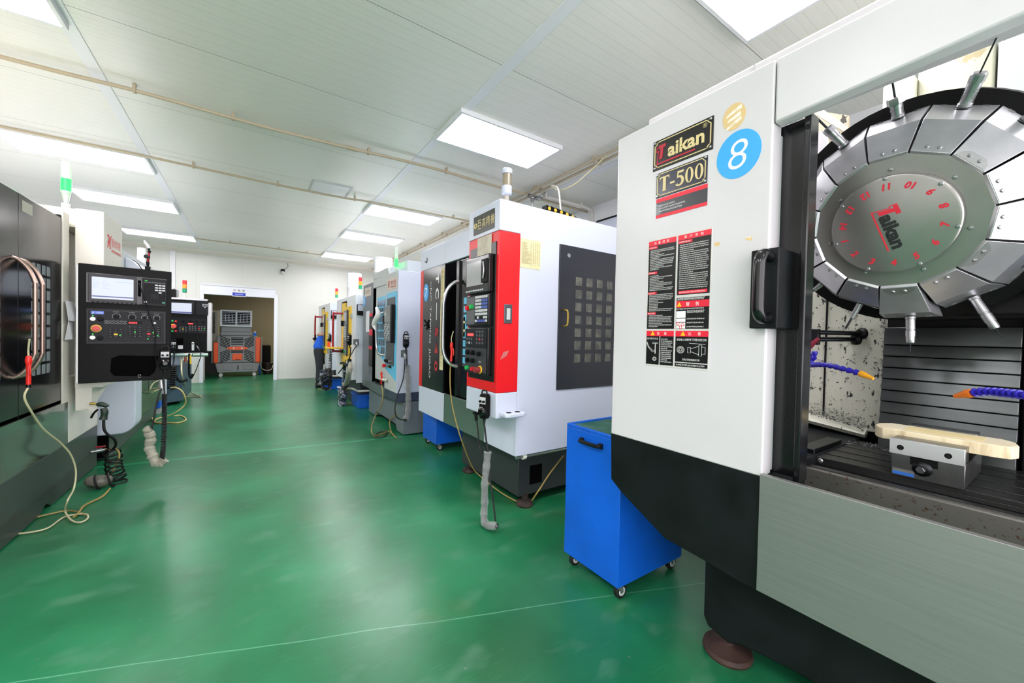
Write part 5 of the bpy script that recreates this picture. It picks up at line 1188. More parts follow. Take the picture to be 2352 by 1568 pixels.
for s_, x in ((-.13, -.03), (.13, 0)):
    g = B(); g.tube([pp(x-.07, s_, .045), pp(x, s_, .05), pp(x+.1, s_, .04), pp(x+.2, s_, .03)], [.04, .05, .045, .03], 10, 4); g.build('shoe', shoe_m, pr)
g = B(); g.ball(pp(.385, 0, 1.45), .1, (1.0, .95, .95)); g.build('hair', hair_m, pr)

# ================================================================ left machine: black sliding doors, hanging control panel
lm = T('machining_center', 'dark machine at the left edge with black sliding doors and a large black control panel', 'machine', (-2.2, 4.2, 0), 'machine tools in the workshop')
XL = -1.3
for y0, y1, w0 in ((4.048, 4.757, 4.225), (3.335, 4.044, 3.49)):
    g = B(); g.box(XL-.03, XL, y0, y1, .8, 2.335); d = g.build('sliding_door', gloss_black, lm, .003)
    for i in range(4):
        for j in range(9):
            cy_, cz_ = w0+.042+i*.084, 1.862-j*.0935
            c_ = []
            for sy, sz in ((-1, -1), (1, -1), (1, 1), (-1, 1)):
                corner = (i == (0 if sy < 0 else 3)) and (j == (8 if sz < 0 else 0))
                if corner:
                    for t in range(4):
                        a = math.atan2(sz, sy)-PI/4+t*PI/6 if sy*sz > 0 else math.atan2(sz, sy)-PI/4+t*PI/6
                        c_.append((cy_+sy*.006+.022*math.cos(a), cz_+sz*.014+.022*math.sin(a)))
                else: c_.append((cy_+sy*.028, cz_+sz*.036))
            g = B(); g.px(XL-.001, XL+.0015, c_); g.build('window_pane', glass_grey, d)
    yh = 4.075 if y0 > 4 else 3.965
    g = B(); g.tube([(XL, yh, 1.89), (XL+.03, yh, 1.875), (XL+.07, yh, 1.82), (XL+.097, yh, 1.74), (XL+.1, yh, 1.68), (XL+.1, yh, 1.3), (XL+.097, yh, 1.24), (XL+.07, yh, 1.165), (XL+.03, yh, 1.11), (XL, yh, 1.095)], .0128, 14, 6); g.build('door_handle', copper, d)
g = B(); g.box(XL-.002, XL+.001, 4.1, 4.25, 2.225, 2.3); g.build('paper_label', mat('faded_label', 'b3b3a2', .6), lm)
g = B(); g.box(XL-.06, XL-.031, 3.0, 4.757, .8, 2.3); g.build('gap_shade', void, lm)
g = B(); g.box(-3.4, XL-.03, 2.4, 3.33, .3, 2.33); g.box(XL-.04, XL, 2.4, 3.33, .8, 2.335); g.build('front_housing', darkgrey, lm, .004)
g = B(); g.box(-3.4, XL-.07, 3.34, 5.71, .3, 2.3); g.build('enclosure', cream, lm, .004)
g = B(); g.box(XL-.068, XL-.005, 4.76, 4.785, .8, 2.36); g.build('door_channel', blackm, lm)
g = B(); g.box(XL-.068, XL+.004, 4.787, 4.922, .79, 2.4); g.build('corner_post', cream, lm, .004)
g = B(); g.box(XL-.068, XL, 2.4, 4.917, .434, .797); g.build('lower_panel', mat('polished_grey_panel', '7f8a85', .12, .9), lm, .002)
g = B(); g.box(XL-.068, XL, 2.4, 4.757, .797, .83); g.build('door_sill', blackm, lm, .002)
g = B(); g.box(XL-.068, XL-.002, 4.922, 5.715, .43, 1.0); g.build('side_panel', cream, lm, .003)
g = B(); g.px(XL-.3, XL-.004, [(2.4, .432), (5.715, .428), (5.715, .17), (2.4, .17)]); g.build('skirt', mat('deep_grey_green', '36413f', .35), lm, .003)
g = B(); g.px(XL-.3, XL-.006, [(2.4, .165), (5.71, .165), (5.71, .01), (4.6, .01), (4.5, .06), (4.4, .01), (2.4, .01)]); g.build('base', mat('deep_grey', '2d3433', .35), lm, .003)
g = B(); g.box(-3.4, XL-.1, 2.4, 5.6, .0, .29); g.build('rear_base', darkgrey, lm)
# operator box
g = B(); g.prism([(-1.27, 4.96, .7), (-1.27, 5.5, .9), (-1.27, 5.5, 2.47), (-1.27, 4.96, 2.47)], (.105, 0, 0)); g.box(-1.75, -1.27, 4.99, 5.56, 2.31, 2.47); g.box(-1.272, -1.095, 4.958, 5.56, .9, 2.472)
g.build('operator_box', cream, lm, .004)
F = FXp(-1.094)
nlogo(F, 5.12, 2.235, .13, lm, mat('bright_red_ink', 'f03a40', .4))
text('maker_name', MATS['bright_red_ink'], lm, F, [('智合科技', 5.34, 2.245, .085, {'w': .3})], .002)
g = B(); fineprint(g, F, 5.19, 5.5, 2.165, .024, .002, 1); g.build('fine_print', MATS['bright_red_ink'], lm)
g = B(); g.cyl((-1.39, 5.2, 2.47), (-1.39, 5.2, 2.55), .03); st = g.build('signal_tower', white, lm)
g = B()
for a in (-.03, .03): g.tube([(-1.39+a*.4, 5.2, 2.54), (-1.39+a, 5.2, 2.65)], .007, 8)
g.build('tower_rod', chrome, st)
g = B(); g.lathe((-1.39, 5.2, 2.55), (0, 0, 1), [(.016, 0), (.031, .1), (.034, .11)], 20); g.build('clear_cone', clear_tube, st)
g = B(); g.cyl((-1.39, 5.2, 2.662), (-1.39, 5.2, 2.77), .034); g.build('lit_segment', lamp_green, st)
g = B(); g.cyl((-1.39, 5.2, 2.772), (-1.39, 5.2, 2.92), .034); g.build('clear_segment', clear_tube, st)
for c, pts in (('upper', [(-1.280,4.777,1.656), (-1.280,4.980,1.653), (-1.240,4.917,1.485), (-1.260,4.768,1.489)]), ('lower', [(-1.275,4.824,1.486), (-1.275,4.952,1.481), (-1.260,4.855,1.331), (-1.280,4.769,1.329)])):
    g = B(); g.prism(pts, (.002, .001, 0)); tag(g.build('paper_note', paper), {'upper': 'upper of two paper notes taped to the cream post beside the control panel', 'lower': 'lower of two paper notes taped to the cream post beside the control panel'}[c], 'paper')
# hanging control panel
FO = (V((-1.22, 4.83, .951)), V((.979, .2035, 0)).normalized(), V((0, 0, 1)))
def fpan(par, nm, m, p, q, d0, d1, bev=0):
    g = B(); g.fb(FO, p[0], q[0], q[1], p[1], d0, d1); return g.build(nm, m, par, bev)
cp = None
g = B(); g.fb(FO, 0, .602, 0, 1.034, -.09, 0); cp = g.build('control_panel', blackm, lm, .006)
g = B(); g.fb(FO, -.012, -.0005, .005, 1.02, -.1, -.012); g.build('panel_edge', steel, cp)
scr = fpan(cp, 'display_unit', gloss_black, (0.0430,0.9605), (0.5670,0.7002), 0, .008, .003)
q = fpan(scr, 'screen_bezel', mat('bezel_black', '0c0d10', .15, spec=.3), (0.0575,0.9517), (0.3604,0.7108), .008, .014, .002)
fpan(q, 'lit_screen', screen_w, (0.0789,0.9267), (0.3386,0.7376), .014, .0155)
fpan(q, 'screen_bar', screen_b, (0.0798,0.7637), (0.3380,0.7538), .0155, .016)
fpan(q, 'screen_line', mat('screen_line_blue', '6f9cd8', .4, emit=.25), (0.2308,0.8921), (0.3276,0.8948), .0155, .016)
g = B(); rnd = random.Random(2)
for j in range(7):
    a = (0.0857,0.9029); fineprint(g, FO, a[0]+.0, a[0]+.035, a[1]-.012*j, .006, .0162, rnd.choice((.4, 1)), rnd); fineprint(g, FO, a[0]+.06, a[0]+.1, a[1]-.012*j, .005, .0162, rnd.choice((.3, 1)), rnd)
g.build('screen_text', mat('screen_text_grey', '8ea2c8', .4, emit=.2), q)
a = (0.0862,0.7064); key_grid(FO, a[0], a[1], .03, .02, 11, 1, .02, .008, q, panel_grey, .0155, nm='soft_key')
fpan(scr, 'port_recess', void, (0.3672,0.9261), (0.3879,0.7784), .008, .0095)
kb = fpan(scr, 'keyboard_overlay', mat('overlay_dark', '101115', .4, spec=.2), (0.3950,0.9515), (0.5644,0.7043), .008, .011)
a = (0.4179,0.9147); b_ = (0.5437,0.9186); du = (b_[0]-a[0])/5; dv = ((0.4161,0.9145)[1]-(0.4168,0.7314)[1])/8
for i in range(6):
    for j in range(9):
        if (i, j) in ((2, 6), (3, 6), (3, 5), (2, 5)): continue
        m = key_black
        if j == 0: m = panel_lightgrey
        elif i > 2 and 0 < j < 4: m = key_grey
        elif (i, j) == (4, 4): m = key_grey
        elif (i, j) == (5, 8): m = mat('teal_key2', '4a9a8c', .5)
        elif (i, j) == (0, 8): m = key_grey
        u_k, v_k = a[0]+i*du, a[1]-j*dv; hw = (.0105, .006) if m is not key_black else (.0095, .009)
        g = B(); g.fb(FO, u_k-hw[0], u_k+hw[0], v_k-hw[1]*(.6 if j == 0 else 1), v_k+hw[1]*(.6 if j == 0 else 1), .011, .016); k_ = g.build('key', m, kb)
g = B(); fineprint(g, FO, a[0]-.005, a[0]+.012, a[1]+.014, .005, .012, 1); g.build('power_led', led_green, kb)
op = fpan(cp, 'operator_panel', mat('overlay_slate', '17181c', .4, spec=.2), (0.0436,0.6534), (0.5643,0.3398), 0, .006, .002)
a, b_ = (0.0540,0.6387), (0.5515,0.3509)
g = B()
for q_ in ((a[0], b_[0], a[1]-.0015, a[1]), (a[0], b_[0], b_[1], b_[1]+.0015), (a[0], a[0]+.0015, b_[1], a[1]), (b_[0]-.0015, b_[0], b_[1], a[1])): g.fb(FO, *q_, .006, .0066)
g.build('border_line', panel_lightgrey, op)
q = fpan(op, 'maker_badge', mat('badge_blue', '5f7fe0', .4), (0.0738,0.6284), (0.1520,0.6017), .006, .007)
g = B(); c = (0.1224,0.6157); fineprint(g, FO, c[0]-.015, c[0]+.03, c[1], .011, .0075, 1); c = (0.0880,0.6138); g.fp(FO, [(c[0]-.008, c[1]-.008), (c[0]-.002, c[1]-.008), (c[0]+.008, c[1]+.008), (c[0]+.002, c[1]+.008)], .007, .0076); g.build('badge_lettering', white_ink, q)
def kn(px, r, h_, m, nm): knob(shift(FO, .006), px[0], px[1], r, h_, m, op, nm)
for c, r in (((0.2290,0.5875), .018), ((0.3304,0.5867), .018), ((0.4126,0.5865), .014), ((0.4970,0.5863), .016)):
    kn(c, r, .022, key_black, 'selector_knob')
    g = B()
    for t in range(11):
        a_ = math.radians(-25+t*23); g.fb(FO, c[0]+math.cos(a_)*r*1.4-.002, c[0]+math.cos(a_)*r*1.4+.002, c[1]+math.sin(a_)*r*1.4-.002, c[1]+math.sin(a_)*r*1.4+.002, .006, .0066)
    fineprint(g, FO, c[0]-.02, c[0]+.02, c[1]+r*1.45+.014, .006, .0068, 1); g.build('dial_scale', key_grey, op)
for c, m, nm in (((0.0855,0.5596), led_white, 'lit_button'), ((0.1317,0.5593), key_black, 'button'), ((0.0843,0.3971), led_white, 'lit_button'), ((0.1299,0.3937), key_black, 'button')):
    kn(c, .0215, .004, panel_lightgrey if nm == 'lit_button' else key_black, 'button_ring'); kn(c, .0165, .008, m, nm)
kn((0.1057,0.4766), .034, .004, yellow, 'emergency_ring'); kn((0.1057,0.4766), .026, .03, mat('mushroom_red', 'd94a48', .4), 'emergency_stop')
kn((0.4836,0.5354), .011, .008, chrome, 'key_switch')
fpan(op, 'digit_window', key_black, (0.3011,0.5506), (0.3997,0.5241), .006, .007)
a = (0.3359,0.5341); text('digits', led_red, op, FO, [('0203', a[0], a[1], .014, {'w': .055, 'bold': .02})], .0078)
g = B()
for j in range(2):
    for i in range(6): 
        c = (0.1668,0.5435); c = (c[0]+.0235*i, c[1]-.018*j); g.tube([FO[0]+FO[1]*(c[0]+.0095*math.cos(t))+FO[2]*(c[1]+.0055*math.sin(t))+FO[1].cross(FO[2])*.0068 for t in (2*PI*k_/14 for k_ in range(15))], .0008, 4)
g.build('legend_ring', key_grey, op)
for (c, nu, nv, cols) in (((0.1922,0.4718), 3, 4, {(1, 2): yellow}), ((0.3162,0.4969), 3, 5, {}), ((0.4420,0.4981), 3, 5, {(0, 3): red_ink})):
    key_grid(FO, c[0], c[1], .034, .021 if nv == 5 else .0225, nu, nv, .025, .0155, op, lambda i, j: cols.get((i, j), key_black), .011)
    g = B()
    for i in range(nu):
        for j in range(nv):
            if (i, j) not in cols: fineprint(g, FO, c[0]+.034*i-.008, c[0]+.034*i+.008, c[1]-(.021 if nv == 5 else .0225)*j, .005, .0118, 1)
    g.build('key_legend', key_grey, op)
g = B()
for c in ((0.3496,0.4505), (0.2531,0.4189), (0.4728,0.4471), (0.5040,0.4183), (0.4364,0.3882), (0.0854,0.5881), (0.0858,0.4281)): g.fb(FO, c[0]-.004, c[0]+.004, c[1]-.003, c[1]+.003, .0115, .013)
g.build('indicator_led', led_green, op)
g = B(); pts = [(0.1995,0.2118), (0.2497,0.2385), (0.5111,0.2241), (0.4868,0.0774), (0.4501,0.0375), (0.2166,0.0558), (0.1916,0.0930)]; g.fp(FO, pts, .0, .002); g.build('tray_recess', void, cp)
g = B(); c = (0.3807,0.0434); g.tube([FO[0]+FO[1]*(c[0]+.011*math.cos(t))+FO[2]*(c[1]+.012*math.sin(t))+FO[1].cross(FO[2])*.012 for t in (2*PI*k_/18 for k_ in range(19))], .0022, 6); tag(g.build('key_ring', chrome), 'small silver key ring hanging on the black control panel', 'key ring')
def FPt(p, d=.02): return FO[0]+FO[1]*p[0]+FO[2]*p[1]+FO[1].cross(FO[2])*d
g = B(); g.tube([FPt((0.3756,0.9001), .012), FPt((0.3816,0.8721), .025)], .006, 8); tag(g.build('usb_cable', black), 'black cable hanging from the port of the black control panel', 'cable')
g = B(); g.tube([FPt((0.3816,0.8721), .025), FPt((0.4047,0.7757), .035), FPt((0.4353,0.6457), .03), FPt((0.4757,0.4891), .03), FPt((0.4867,0.3970), .03), FPt((0.4862,0.2289), .03), FPt((0.5054,0.1102), .05)], .0035, 6, 6); q = g.build('cable_cord', black, bpy.data.objects['usb_cable'])
pn = pendant(FPt((.553, .2), .006), math.atan2(.2035, .979), 'black handwheel pendant with a silver face on the lower corner of the large control panel', key_grey)
cable([(-0.663,4.800,0.978), (-0.657,4.780,0.911), (-0.649,4.750,0.834)], .006, pn)
g = B(); g.tube(helix([(-0.649,4.750,0.834), (-0.645,4.720,0.698), (-0.644,4.700,0.501), (-0.649,4.680,0.307), (-0.655,4.680,0.261)], .016, 60, 9), .0048, 5); g.build('coiled_cable', rubber, pn)
wrapped([(-0.637,4.680,0.250), (-0.666,4.680,0.219), (-0.696,4.680,0.228), (-0.723,4.700,0.294), (-0.747,4.720,0.371), (-0.735,4.720,0.449), (-0.756,4.720,0.511), (-0.733,4.720,0.532)], .038, pn, dusty_plastic, True, 16)
cable([(-0.730,4.720,0.531), (-0.713,4.740,0.680), (-0.690,4.760,0.835), (-0.672,4.780,0.884)], .006, pn)
g = B(); g.tube([(-0.684,4.800,0.963), (-0.681,4.800,0.910), (-0.673,4.790,0.867)], [.012, .022, .016], 10, 3); g.build('cable_plug', steel, pn)
# magnetic stand on the panel
ms = T('magnet_stand', 'small articulated magnet stand with red arm on top of the black control panel', 'stand', FPt((.44, 1.034), -.04))
p = FPt((.435, 1.034), -.045); ms.scale = (.7, .7, .7); ms.location = p; M_ = Matrix.Translation(p) @ Matrix.Scale(.7, 4) @ Matrix.Translation(-p)
g = B(M_); g.box(p.x-.026, p.x+.026, p.y-.025, p.y+.025, p.z+.001, p.z+.05); g.build('magnet_base', blackm, ms, .003)
g = B(M_); g.cyl(p+V((0, 0, .05)), p+V((0, 0, .08)), .012, .018); g.cyl(p+V((0, 0, .08)), p+V((0, 0, .11)), .018); g.build('lower_joint', blackm, ms)
g = B(M_); g.cyl(p+V((0, 0, .11)), p+V((.006, 0, .165)), .014); g.cyl(p+V((.01, 0, .185)), p+V((.014, 0, .235)), .013); g.build('arm', mat('anodised_red', '8e2430', .3, .6), ms)
g = B(M_); g.ball(p+V((.006, 0, .175)), .02); g.lathe(p+V((-.01, -.02, .177)), (-.5, -1, 0), [(.026, 0), (.026, .014)], 18); g.build('clamp_knob', darkgrey, ms)
g = B(M_); g.ball(p+V((.014, 0, .25)), .02); g.ball(p+V((.01, 0, .285)), .015); g.build('upper_joint', blackm, ms)
g = B(M_); g.tube([p+V((.01, 0, .29)), p+V((0, 0, .32)), p+V((-.03, 0, .37)), p+V((-.035, 0, .395))], [.018, .022, .016, .006], 8, 4); g.build('probe_head', white, ms)
# air guns of the left machine
air_gun((-1.175, 3.79, 1.165), math.radians(-60), 'red air gun with cream hose hanging over the copper coloured door handles', bright_red,
  [(-1.180,3.751,0.989), (-1.170,3.813,0.886), (-1.170,3.992,0.735), (-1.150,4.216,0.578), (-1.130,4.333,0.456), (-1.120,4.394,0.319), (-1.120,4.358,0.194), (-1.111,4.195,0.150), (-1.147,4.290,0.040), (-1.078,4.155,0.012), (-1.017,4.086,0.012), (-0.995,4.144,0.012), (-1.035,4.251,0.012), (-1.141,4.265,0.012), (-1.176,4.086,0.012), (-1.249,4.060,0.012), (-1.328,4.081,0.012)], .0058, hose_y)
g = B(); g.tube([(-1.019,4.809,0.012), (-1.022,4.616,0.012), (-1.086,4.459,0.012), (-1.081,4.295,0.012), (-1.085,4.224,0.015)], .008, 8, 6); g.tube([(-1.033,4.241,0.012), (-1.151,4.390,0.012), (-1.251,4.382,0.012), (-1.332,4.349,0.012)], .006, 8, 5); tag(g.build('floor_hose', hose_o), 'amber hose joining the cream air hose on the floor before the left machine', 'hose')
ag = T('air_gun', 'dark green air gun with black coil hose hanging low on the dark left machine', 'air gun', (-1.086,4.930,0.662), 'air blow guns')
gm = mat('dark_green_grip', '26362c', .45)
g = B(); g.tube([(-1.088,4.930,0.713), (-1.080,4.930,0.681), (-1.083,4.930,0.642), (-1.088,4.930,0.611)], [.022, .027, .024, .03], 12, 4); g.build('grip', gm, ag)
g = B(); g.tube([(-1.130,4.930,0.748), (-1.102,4.930,0.750), (-1.069,4.930,0.735), (-1.052,4.930,0.738)], [.014, .022, .018, .008], 10, 3); g.build('gun_body', gm, ag)
g = B(); g.tube([(-1.173,4.930,0.763), (-1.130,4.930,0.752)], .011, 10); g.build('nozzle', brass, ag)
g = B(); g.tube([(-1.117,4.910,0.707), (-1.141,4.910,0.679), (-1.160,4.910,0.634)], .008, 8, 3); g.build('trigger', blackm, ag)
g = B(); g.tube([(-1.085,4.930,0.607), (-1.082,4.930,0.524), (-1.062,4.950,0.466), (-1.032,5.000,0.410), (-1.037,5.080,0.335), (-1.090,5.180,0.259)], .011, 8, 6); g.build('air_hose', rubber, ag)
g = B(); g.tube(helix([(-1.091,5.200,0.254), (-1.063,5.150,0.204), (-1.055,5.100,0.143), (-1.033,5.050,0.092), (-1.002,5.000,0.033), (-1.008,5.000,-0.019)], .058, 9, 16), .0085, 7); g.build('coil', rubber, ag)
g = B(); g.tube([(-1.132,5.200,0.277), (-1.045,5.150,0.277), (-1.017,5.100,0.219), (-1.043,5.100,0.132), (-1.076,5.050,0.031), (-1.071,4.950,-0.002)], .0075, 7, 6); g.build('amber_tube', hose_o, ag)
g = B(); g.cyl((-1.3, 5.5, .2), (-1.2, 5.52, .205), .014); g.cyl((-1.26, 5.508, .203), (-1.22, 5.516, .205), .022); bv = g.build('ball_valve', chrome, lm)
g = B(); g.box(-1.27, -1.2, 5.505, 5.525, .232, .246); g.build('valve_lever', dark_red, bv, .003)
g = B(); pts = [(-1.205,4.940,0.726), (-1.159,4.940,0.741), (-1.115,4.940,0.710), (-1.154,4.940,0.682)]; g.prism(pts, (0, .004, .0)); g.build('gun_hook', cream, lm)
wb = T('wrapped_hose_coil', 'black hose end bundled in a dusty plastic bag on the floor by the left machine', 'hose', (-1.092,4.845,0.030))
g = B(); c = V((-1.109,4.917,0.060)); g.ball(c, .066, (1.35, .9, .85), 20); g.ball(c+V((-.05, .01, .01)), .05, (1, .9, .9), 16); o = g.build('plastic_bag', mat('dusty_black_bag', '3a3833', .35, bump=(16, 1), var=(14, '6d6a60', .5, .62)), wb)
g = B(); g.tube(helix([c+V((-.02, 0, -.01)), c+V((.1, 0, .0))], .066, 1.6, 14), .0085, 7); g.build('hose_loop', rubber, wb)

# ================================================================ second left machine
l2 = T('machining_center', 'grey green machine with a white rounded end cover behind the left control panel', 'machine', (-2.0, 6.9, 0), 'machine tools in the workshop')
def rounded(x0, x1, z0, z1, r, n=7):
    return [(x0, z0)]+[(x1-r+r*math.sin(t), z0+r*.9-r*.9*math.cos(t)) for t in (i*PI/2/n for i in range(n+1))]+[(x1, z1), (x0, z1)]
g = B(); g.py(5.85, 6.15, rounded(-1.6, -1.04, .28, 1.9, .14)); g.build('end_cover', mat('bluish_white', 'dfe6f6', .3), l2, .012)
g = B(); g.py(7.9, 8.1, rounded(-1.6, -1.08, .3, 1.5, .14)); g.build('end_cover', MATS['bluish_white'], l2, .012)
g = B(); g.box(-1.7, -1.1, 6.16, 7.895, .36, 1.9); g.build('front_panel', mat('satin_green_grey', '6d7d74', .18, .7), l2, .01)
g = B(); g.px(-1.098, -1.094, [(6.9, .62), (6.96, .62), (6.96, .98), (6.9, .98)]); g.build('model_lettering', greengrey, l2)
g = B(); g.box(-3.3, -1.28, 5.95, 8.6, .0, .36); g.build('base', mat('grey_green_base', '4a5853', .35), l2, .006)
g = B(); g.box(-1.5, -1.27, 5.9, 5.96, .03, .28); g.build('base_opening', void, l2)
g = B(); g.box(-3.2, -1.16, 5.9, 8.0, 1.9, 2.29); g.build('upper_housing', mat('pale_housing', 'ccd0d4', .3), l2, .006)
g = B(); g.py(6.0, 7.6, [(-1.159, 2.22), (-1.1, 2.19), (-1.04, 2.12), (-1.0, 2.0), (-1.159, 2.0)]); g.build('curved_hood', MATS['bluish_white'], l2, .008)
g = B(); g.py(6.3, 7.7, [(-1.158, 2.23), (-1.06, 2.17), (-.99, 2.06), (-.985, 2.0), (-1.0, 2.0), (-1.05, 2.12), (-1.158, 2.2)]) if False else g.py(5.99, 6.0, [(-1.1, 2.2), (-1.05, 2.15), (-1.0, 2.05), (-.985, 1.98), (-.975, 1.98), (-.99, 2.055), (-1.045, 2.158), (-1.1, 2.205)]); g.build('hood_seal', blackm, l2)
g = B(); g.cyl((-1.28, 7.5, 2.29), (-1.28, 7.5, 2.56), .045); g.build('signal_tower', mat('frosted_tube', 'f2f3f0', .2), l2)
bn = T('tool_cart', 'small blue cart on casters tucked behind the grey green machine on the left', 'cart', (-1.5, 8.75, 0), 'blue steel carts on casters')
g = B(); g.box(-1.9, -1.24, 8.63, 9.1, .1, .5); g.build('cabinet', blue, bn, .005)
for x, y in ((-1.26, 8.66), (-1.26, 9.05), (-1.85, 8.66), (-1.85, 9.05)):
    g = B(); g.lathe((x, y-.015, .045), (0, 1, 0), [(.044, 0), (.044, .03)], 16); g.build('caster', lightgrey, bn)
g = B(); g.tube([(-1.090,7.613,0.678), (-1.050,6.856,0.712), (-1.030,6.517,0.669), (-1.155,7.200,0.510)], .008, 7, 6); g.tube([(-1.050,6.671,0.594), (-1.000,6.613,0.638), (-1.078,7.600,0.544)], .008, 7, 5); tag(g.build('air_hose', hose_y), 'thin cream hose looped against the grey green panel of the second left machine', 'hose')
g = B(); g.tube([(-1.061,8.300,0.475), (-0.979,8.200,0.483), (-0.897,8.100,0.434), (-0.854,8.100,0.312), (-0.869,8.149,0.200), (-0.968,8.127,0.100), (-1.092,8.194,0.030), (-1.183,8.175,0.015), (-1.206,7.991,0.012), (-1.168,7.836,0.012), (-1.082,7.822,0.012), (-0.912,7.663,0.012), (-0.829,7.787,0.012), (-0.842,8.007,0.012), (-0.932,8.281,0.012), (-1.014,8.286,0.012)], .01, 8, 6); tag(g.build('floor_hose', mat('yellow_hose', 'd8c27a', .4)), 'yellow hose sweeping down to a loop on the floor before the second left machine', 'hose')
g = B(); g.tube([(-1.315,9.000,0.061), (-1.376,9.000,-0.047), (-1.250,8.113,0.020), (-1.157,7.830,0.012), (-1.051,7.707,0.012)], .009, 7, 5); tag(g.build('floor_hose', MATS['yellow_hose']), 'yellow hose end lying beside the small blue cart on the left', 'hose')

# ================================================================ third left machine with its own hanging panel
l3 = T('machining_center', 'white and slate blue machine on the far left with a smaller black control panel', 'machine', (-1.9, 10.3, 0), 'machine tools in the workshop')
g = B(); g.px(-3.2, -1.08, [(9.45, .75), (9.45, 2.0), (11.0, 2.0), (11.0, .9), (10.3, .9)]); g.build('housing', cool_white, l3, .01)
g = B(); g.pz(0.06, .748, [(-3.2, 9.42), (-1.3, 9.42), (-1.06, 9.6), (-1.06, 11.0), (-3.2, 11.0)]); g.build('base', slate, l3, .006)
g = B(); g.box(-1.079, -1.07, 10.0, 10.35, .76, 1.3); g.build('red_stripe', mat('dull_red_paint', 'a8503a', .4), l3)
g = B(); g.box(-3.0, -1.25, 9.6, 10.9, 0, .058); g.build('base_pad', blackm, l3)
PY = 9.2
FP_ = FY(PY)
g = B(); g.box(-1.3, -.672, PY, PY+.16, .995, 1.955); cp = g.build('control_panel', blackm, l3, .006)
g = B(); g.box(-1.32, -.665, PY-.02, PY+.2, 1.957, 1.99); g.build('panel_top', white, cp, .004)
g = B(); g.box(-.668, -.605, PY+.0, PY+.25, 1.02, 1.93); g.build('panel_side', white, cp, .012)
g = B(); g.box(-.67, -.63, PY+.0, PY+.05, 1.931, 1.97); g.build('corner_cap', blackm, cp, .008)
g = B(); g.tube([(-1.32, PY+.02, .955), (-.65, PY+.02, .955)], .035, 12); g.build('panel_shelf', mat('pale_green_tube', 'b6cbbf', .25, .5), cp)
a, b_ = (-1.254,1.928), (-0.855,1.699)
g = B(); g.box(a[0], b_[0], PY-.01, PY, b_[1], a[1]); q = g.build('screen_bezel', gloss_black, cp)
a, b_ = (-1.241,1.897), (-0.891,1.712)
g = B(); g.box(a[0], b_[0], PY-.012, PY-.0095, b_[1], a[1]); g.build('lit_screen', screen_w, q)
g = B(); g.box(a[0], b_[0], PY-.013, PY-.0115, b_[1]+.005, b_[1]+.03); g.build('screen_bar', screen_b, q)
a, b_ = (-0.832,1.956), (-0.653,1.692)
g = B(); g.box(a[0], b_[0], PY-.006, PY, b_[1], a[1]); kb = g.build('keyboard_overlay', MATS['overlay_dark'], cp)
c = (a[0]+.03, a[1]-.07)
key_grid(shift(FP_, .006), a[0]+.018, a[1]-.035, (b_[0]-a[0]-.036)/5, (a[1]-b_[1]-.06)/7, 6, 8, .019, .015, kb, lambda i, j: key_grey if i > 2 and j in (1, 2) or (i, j) == (4, 3) else panel_grey, .003)
a, b_ = (-1.264,1.625), (-0.683,1.350)
g = B(); g.box(a[0], b_[0], PY-.006, PY, b_[1], a[1]); op = g.build('operator_panel', MATS['overlay_slate'], cp)
F = shift(FP_, .006)
for px, r, h_, m, nm in (((-1.134,1.474), .036, .03, MATS['mushroom_red'], 'emergency_stop'), ((-1.158,1.567), .018, .012, green_p, 'start_button'), ((-1.110,1.561), .018, .012, red, 'stop_button'), ((-1.157,1.387), .018, .012, green_p, 'start_button'), ((-1.110,1.388), .018, .012, red, 'stop_button'), ((-1.014,1.573), .022, .02, key_black, 'selector_knob'), ((-0.904,1.577), .022, .02, key_black, 'selector_knob'), ((-0.817,1.572), .018, .02, key_black, 'selector_knob'), ((-0.729,1.567), .022, .02, key_black, 'selector_knob')): knob(F, px[0], px[1], r, h_, m, op, nm)
c = (-1.146,1.474); knob(FP_, c[0], c[1], .045, .008, yellow, op, 'emergency_ring')
a = (-0.904,1.529); g = B(); g.fb(F, a[0]-.035, a[0]+.035, a[1]-.01, a[1]+.01, 0, .002); g.build('digit_display', led_red, op)
for c, cols in (((-1.050,1.461), {(1, 1): yellow}), ((-0.916,1.481), {}), ((-0.785,1.477), {(0, 1): red, (2, 1): green_p})): key_grid(F, c[0], c[1], .04, .034, 3, 3, .022, .018, op, lambda i, j: cols.get((i, j), panel_lightgrey), .003)
g = B(); a, b_ = (-1.174,1.262), (-1.006,1.137); g.box(a[0], b_[0], PY-.003, PY, b_[1], a[1]); g.build('tray_recess', void, cp)
pn = pendant((-1.131,9.190,1.122), 0, 'small handwheel pendant with silver face on the farther black control panel', key_grey)
g = B(); g.tube([(-1.119,9.100,1.032), (-1.124,9.100,0.845), (-1.129,9.000,0.699), (-1.145,9.000,0.469), (-1.127,9.000,0.376)], .012, 6, 5); g.tube(helix([(-1.123,9.000,0.775), (-1.134,9.000,0.584), (-1.144,9.000,0.369)], .05, 12, 10), .012, 5); g.build('coiled_cable', rubber, pn)
g = B(); a, b_ = (-1.076,1.130), (-1.009,1.067); g.box(a[0], b_[0], 9.17, 9.19, b_[1], a[1]); tag(g.build('label_card', paper), 'white card on the farther black control panel', 'card')
g = B(); a = V((-0.867,9.170,1.115)); g.box(a.x-.02, a.x+.02, 9.17, 9.19, a.z-.08, a.z+.06); g.ball(a+V((0, -.005, .06)), .022); q = tag(g.build('thickness_gauge', mat('gauge_silver', 'd8dadc', .3, .5), None, .006), 'white handheld gauge hanging on the farther black control panel', 'gauge')
g = B(); a = V((-0.786,9.170,1.075)); g.tube([a+V((-.03, 0, .05)), a, a+V((.02, 0, -.04))], .012, 8, 3); q = tag(g.build('usb_plug', chrome), 'silver plug hanging by its black cord from the farther control panel', 'plug')
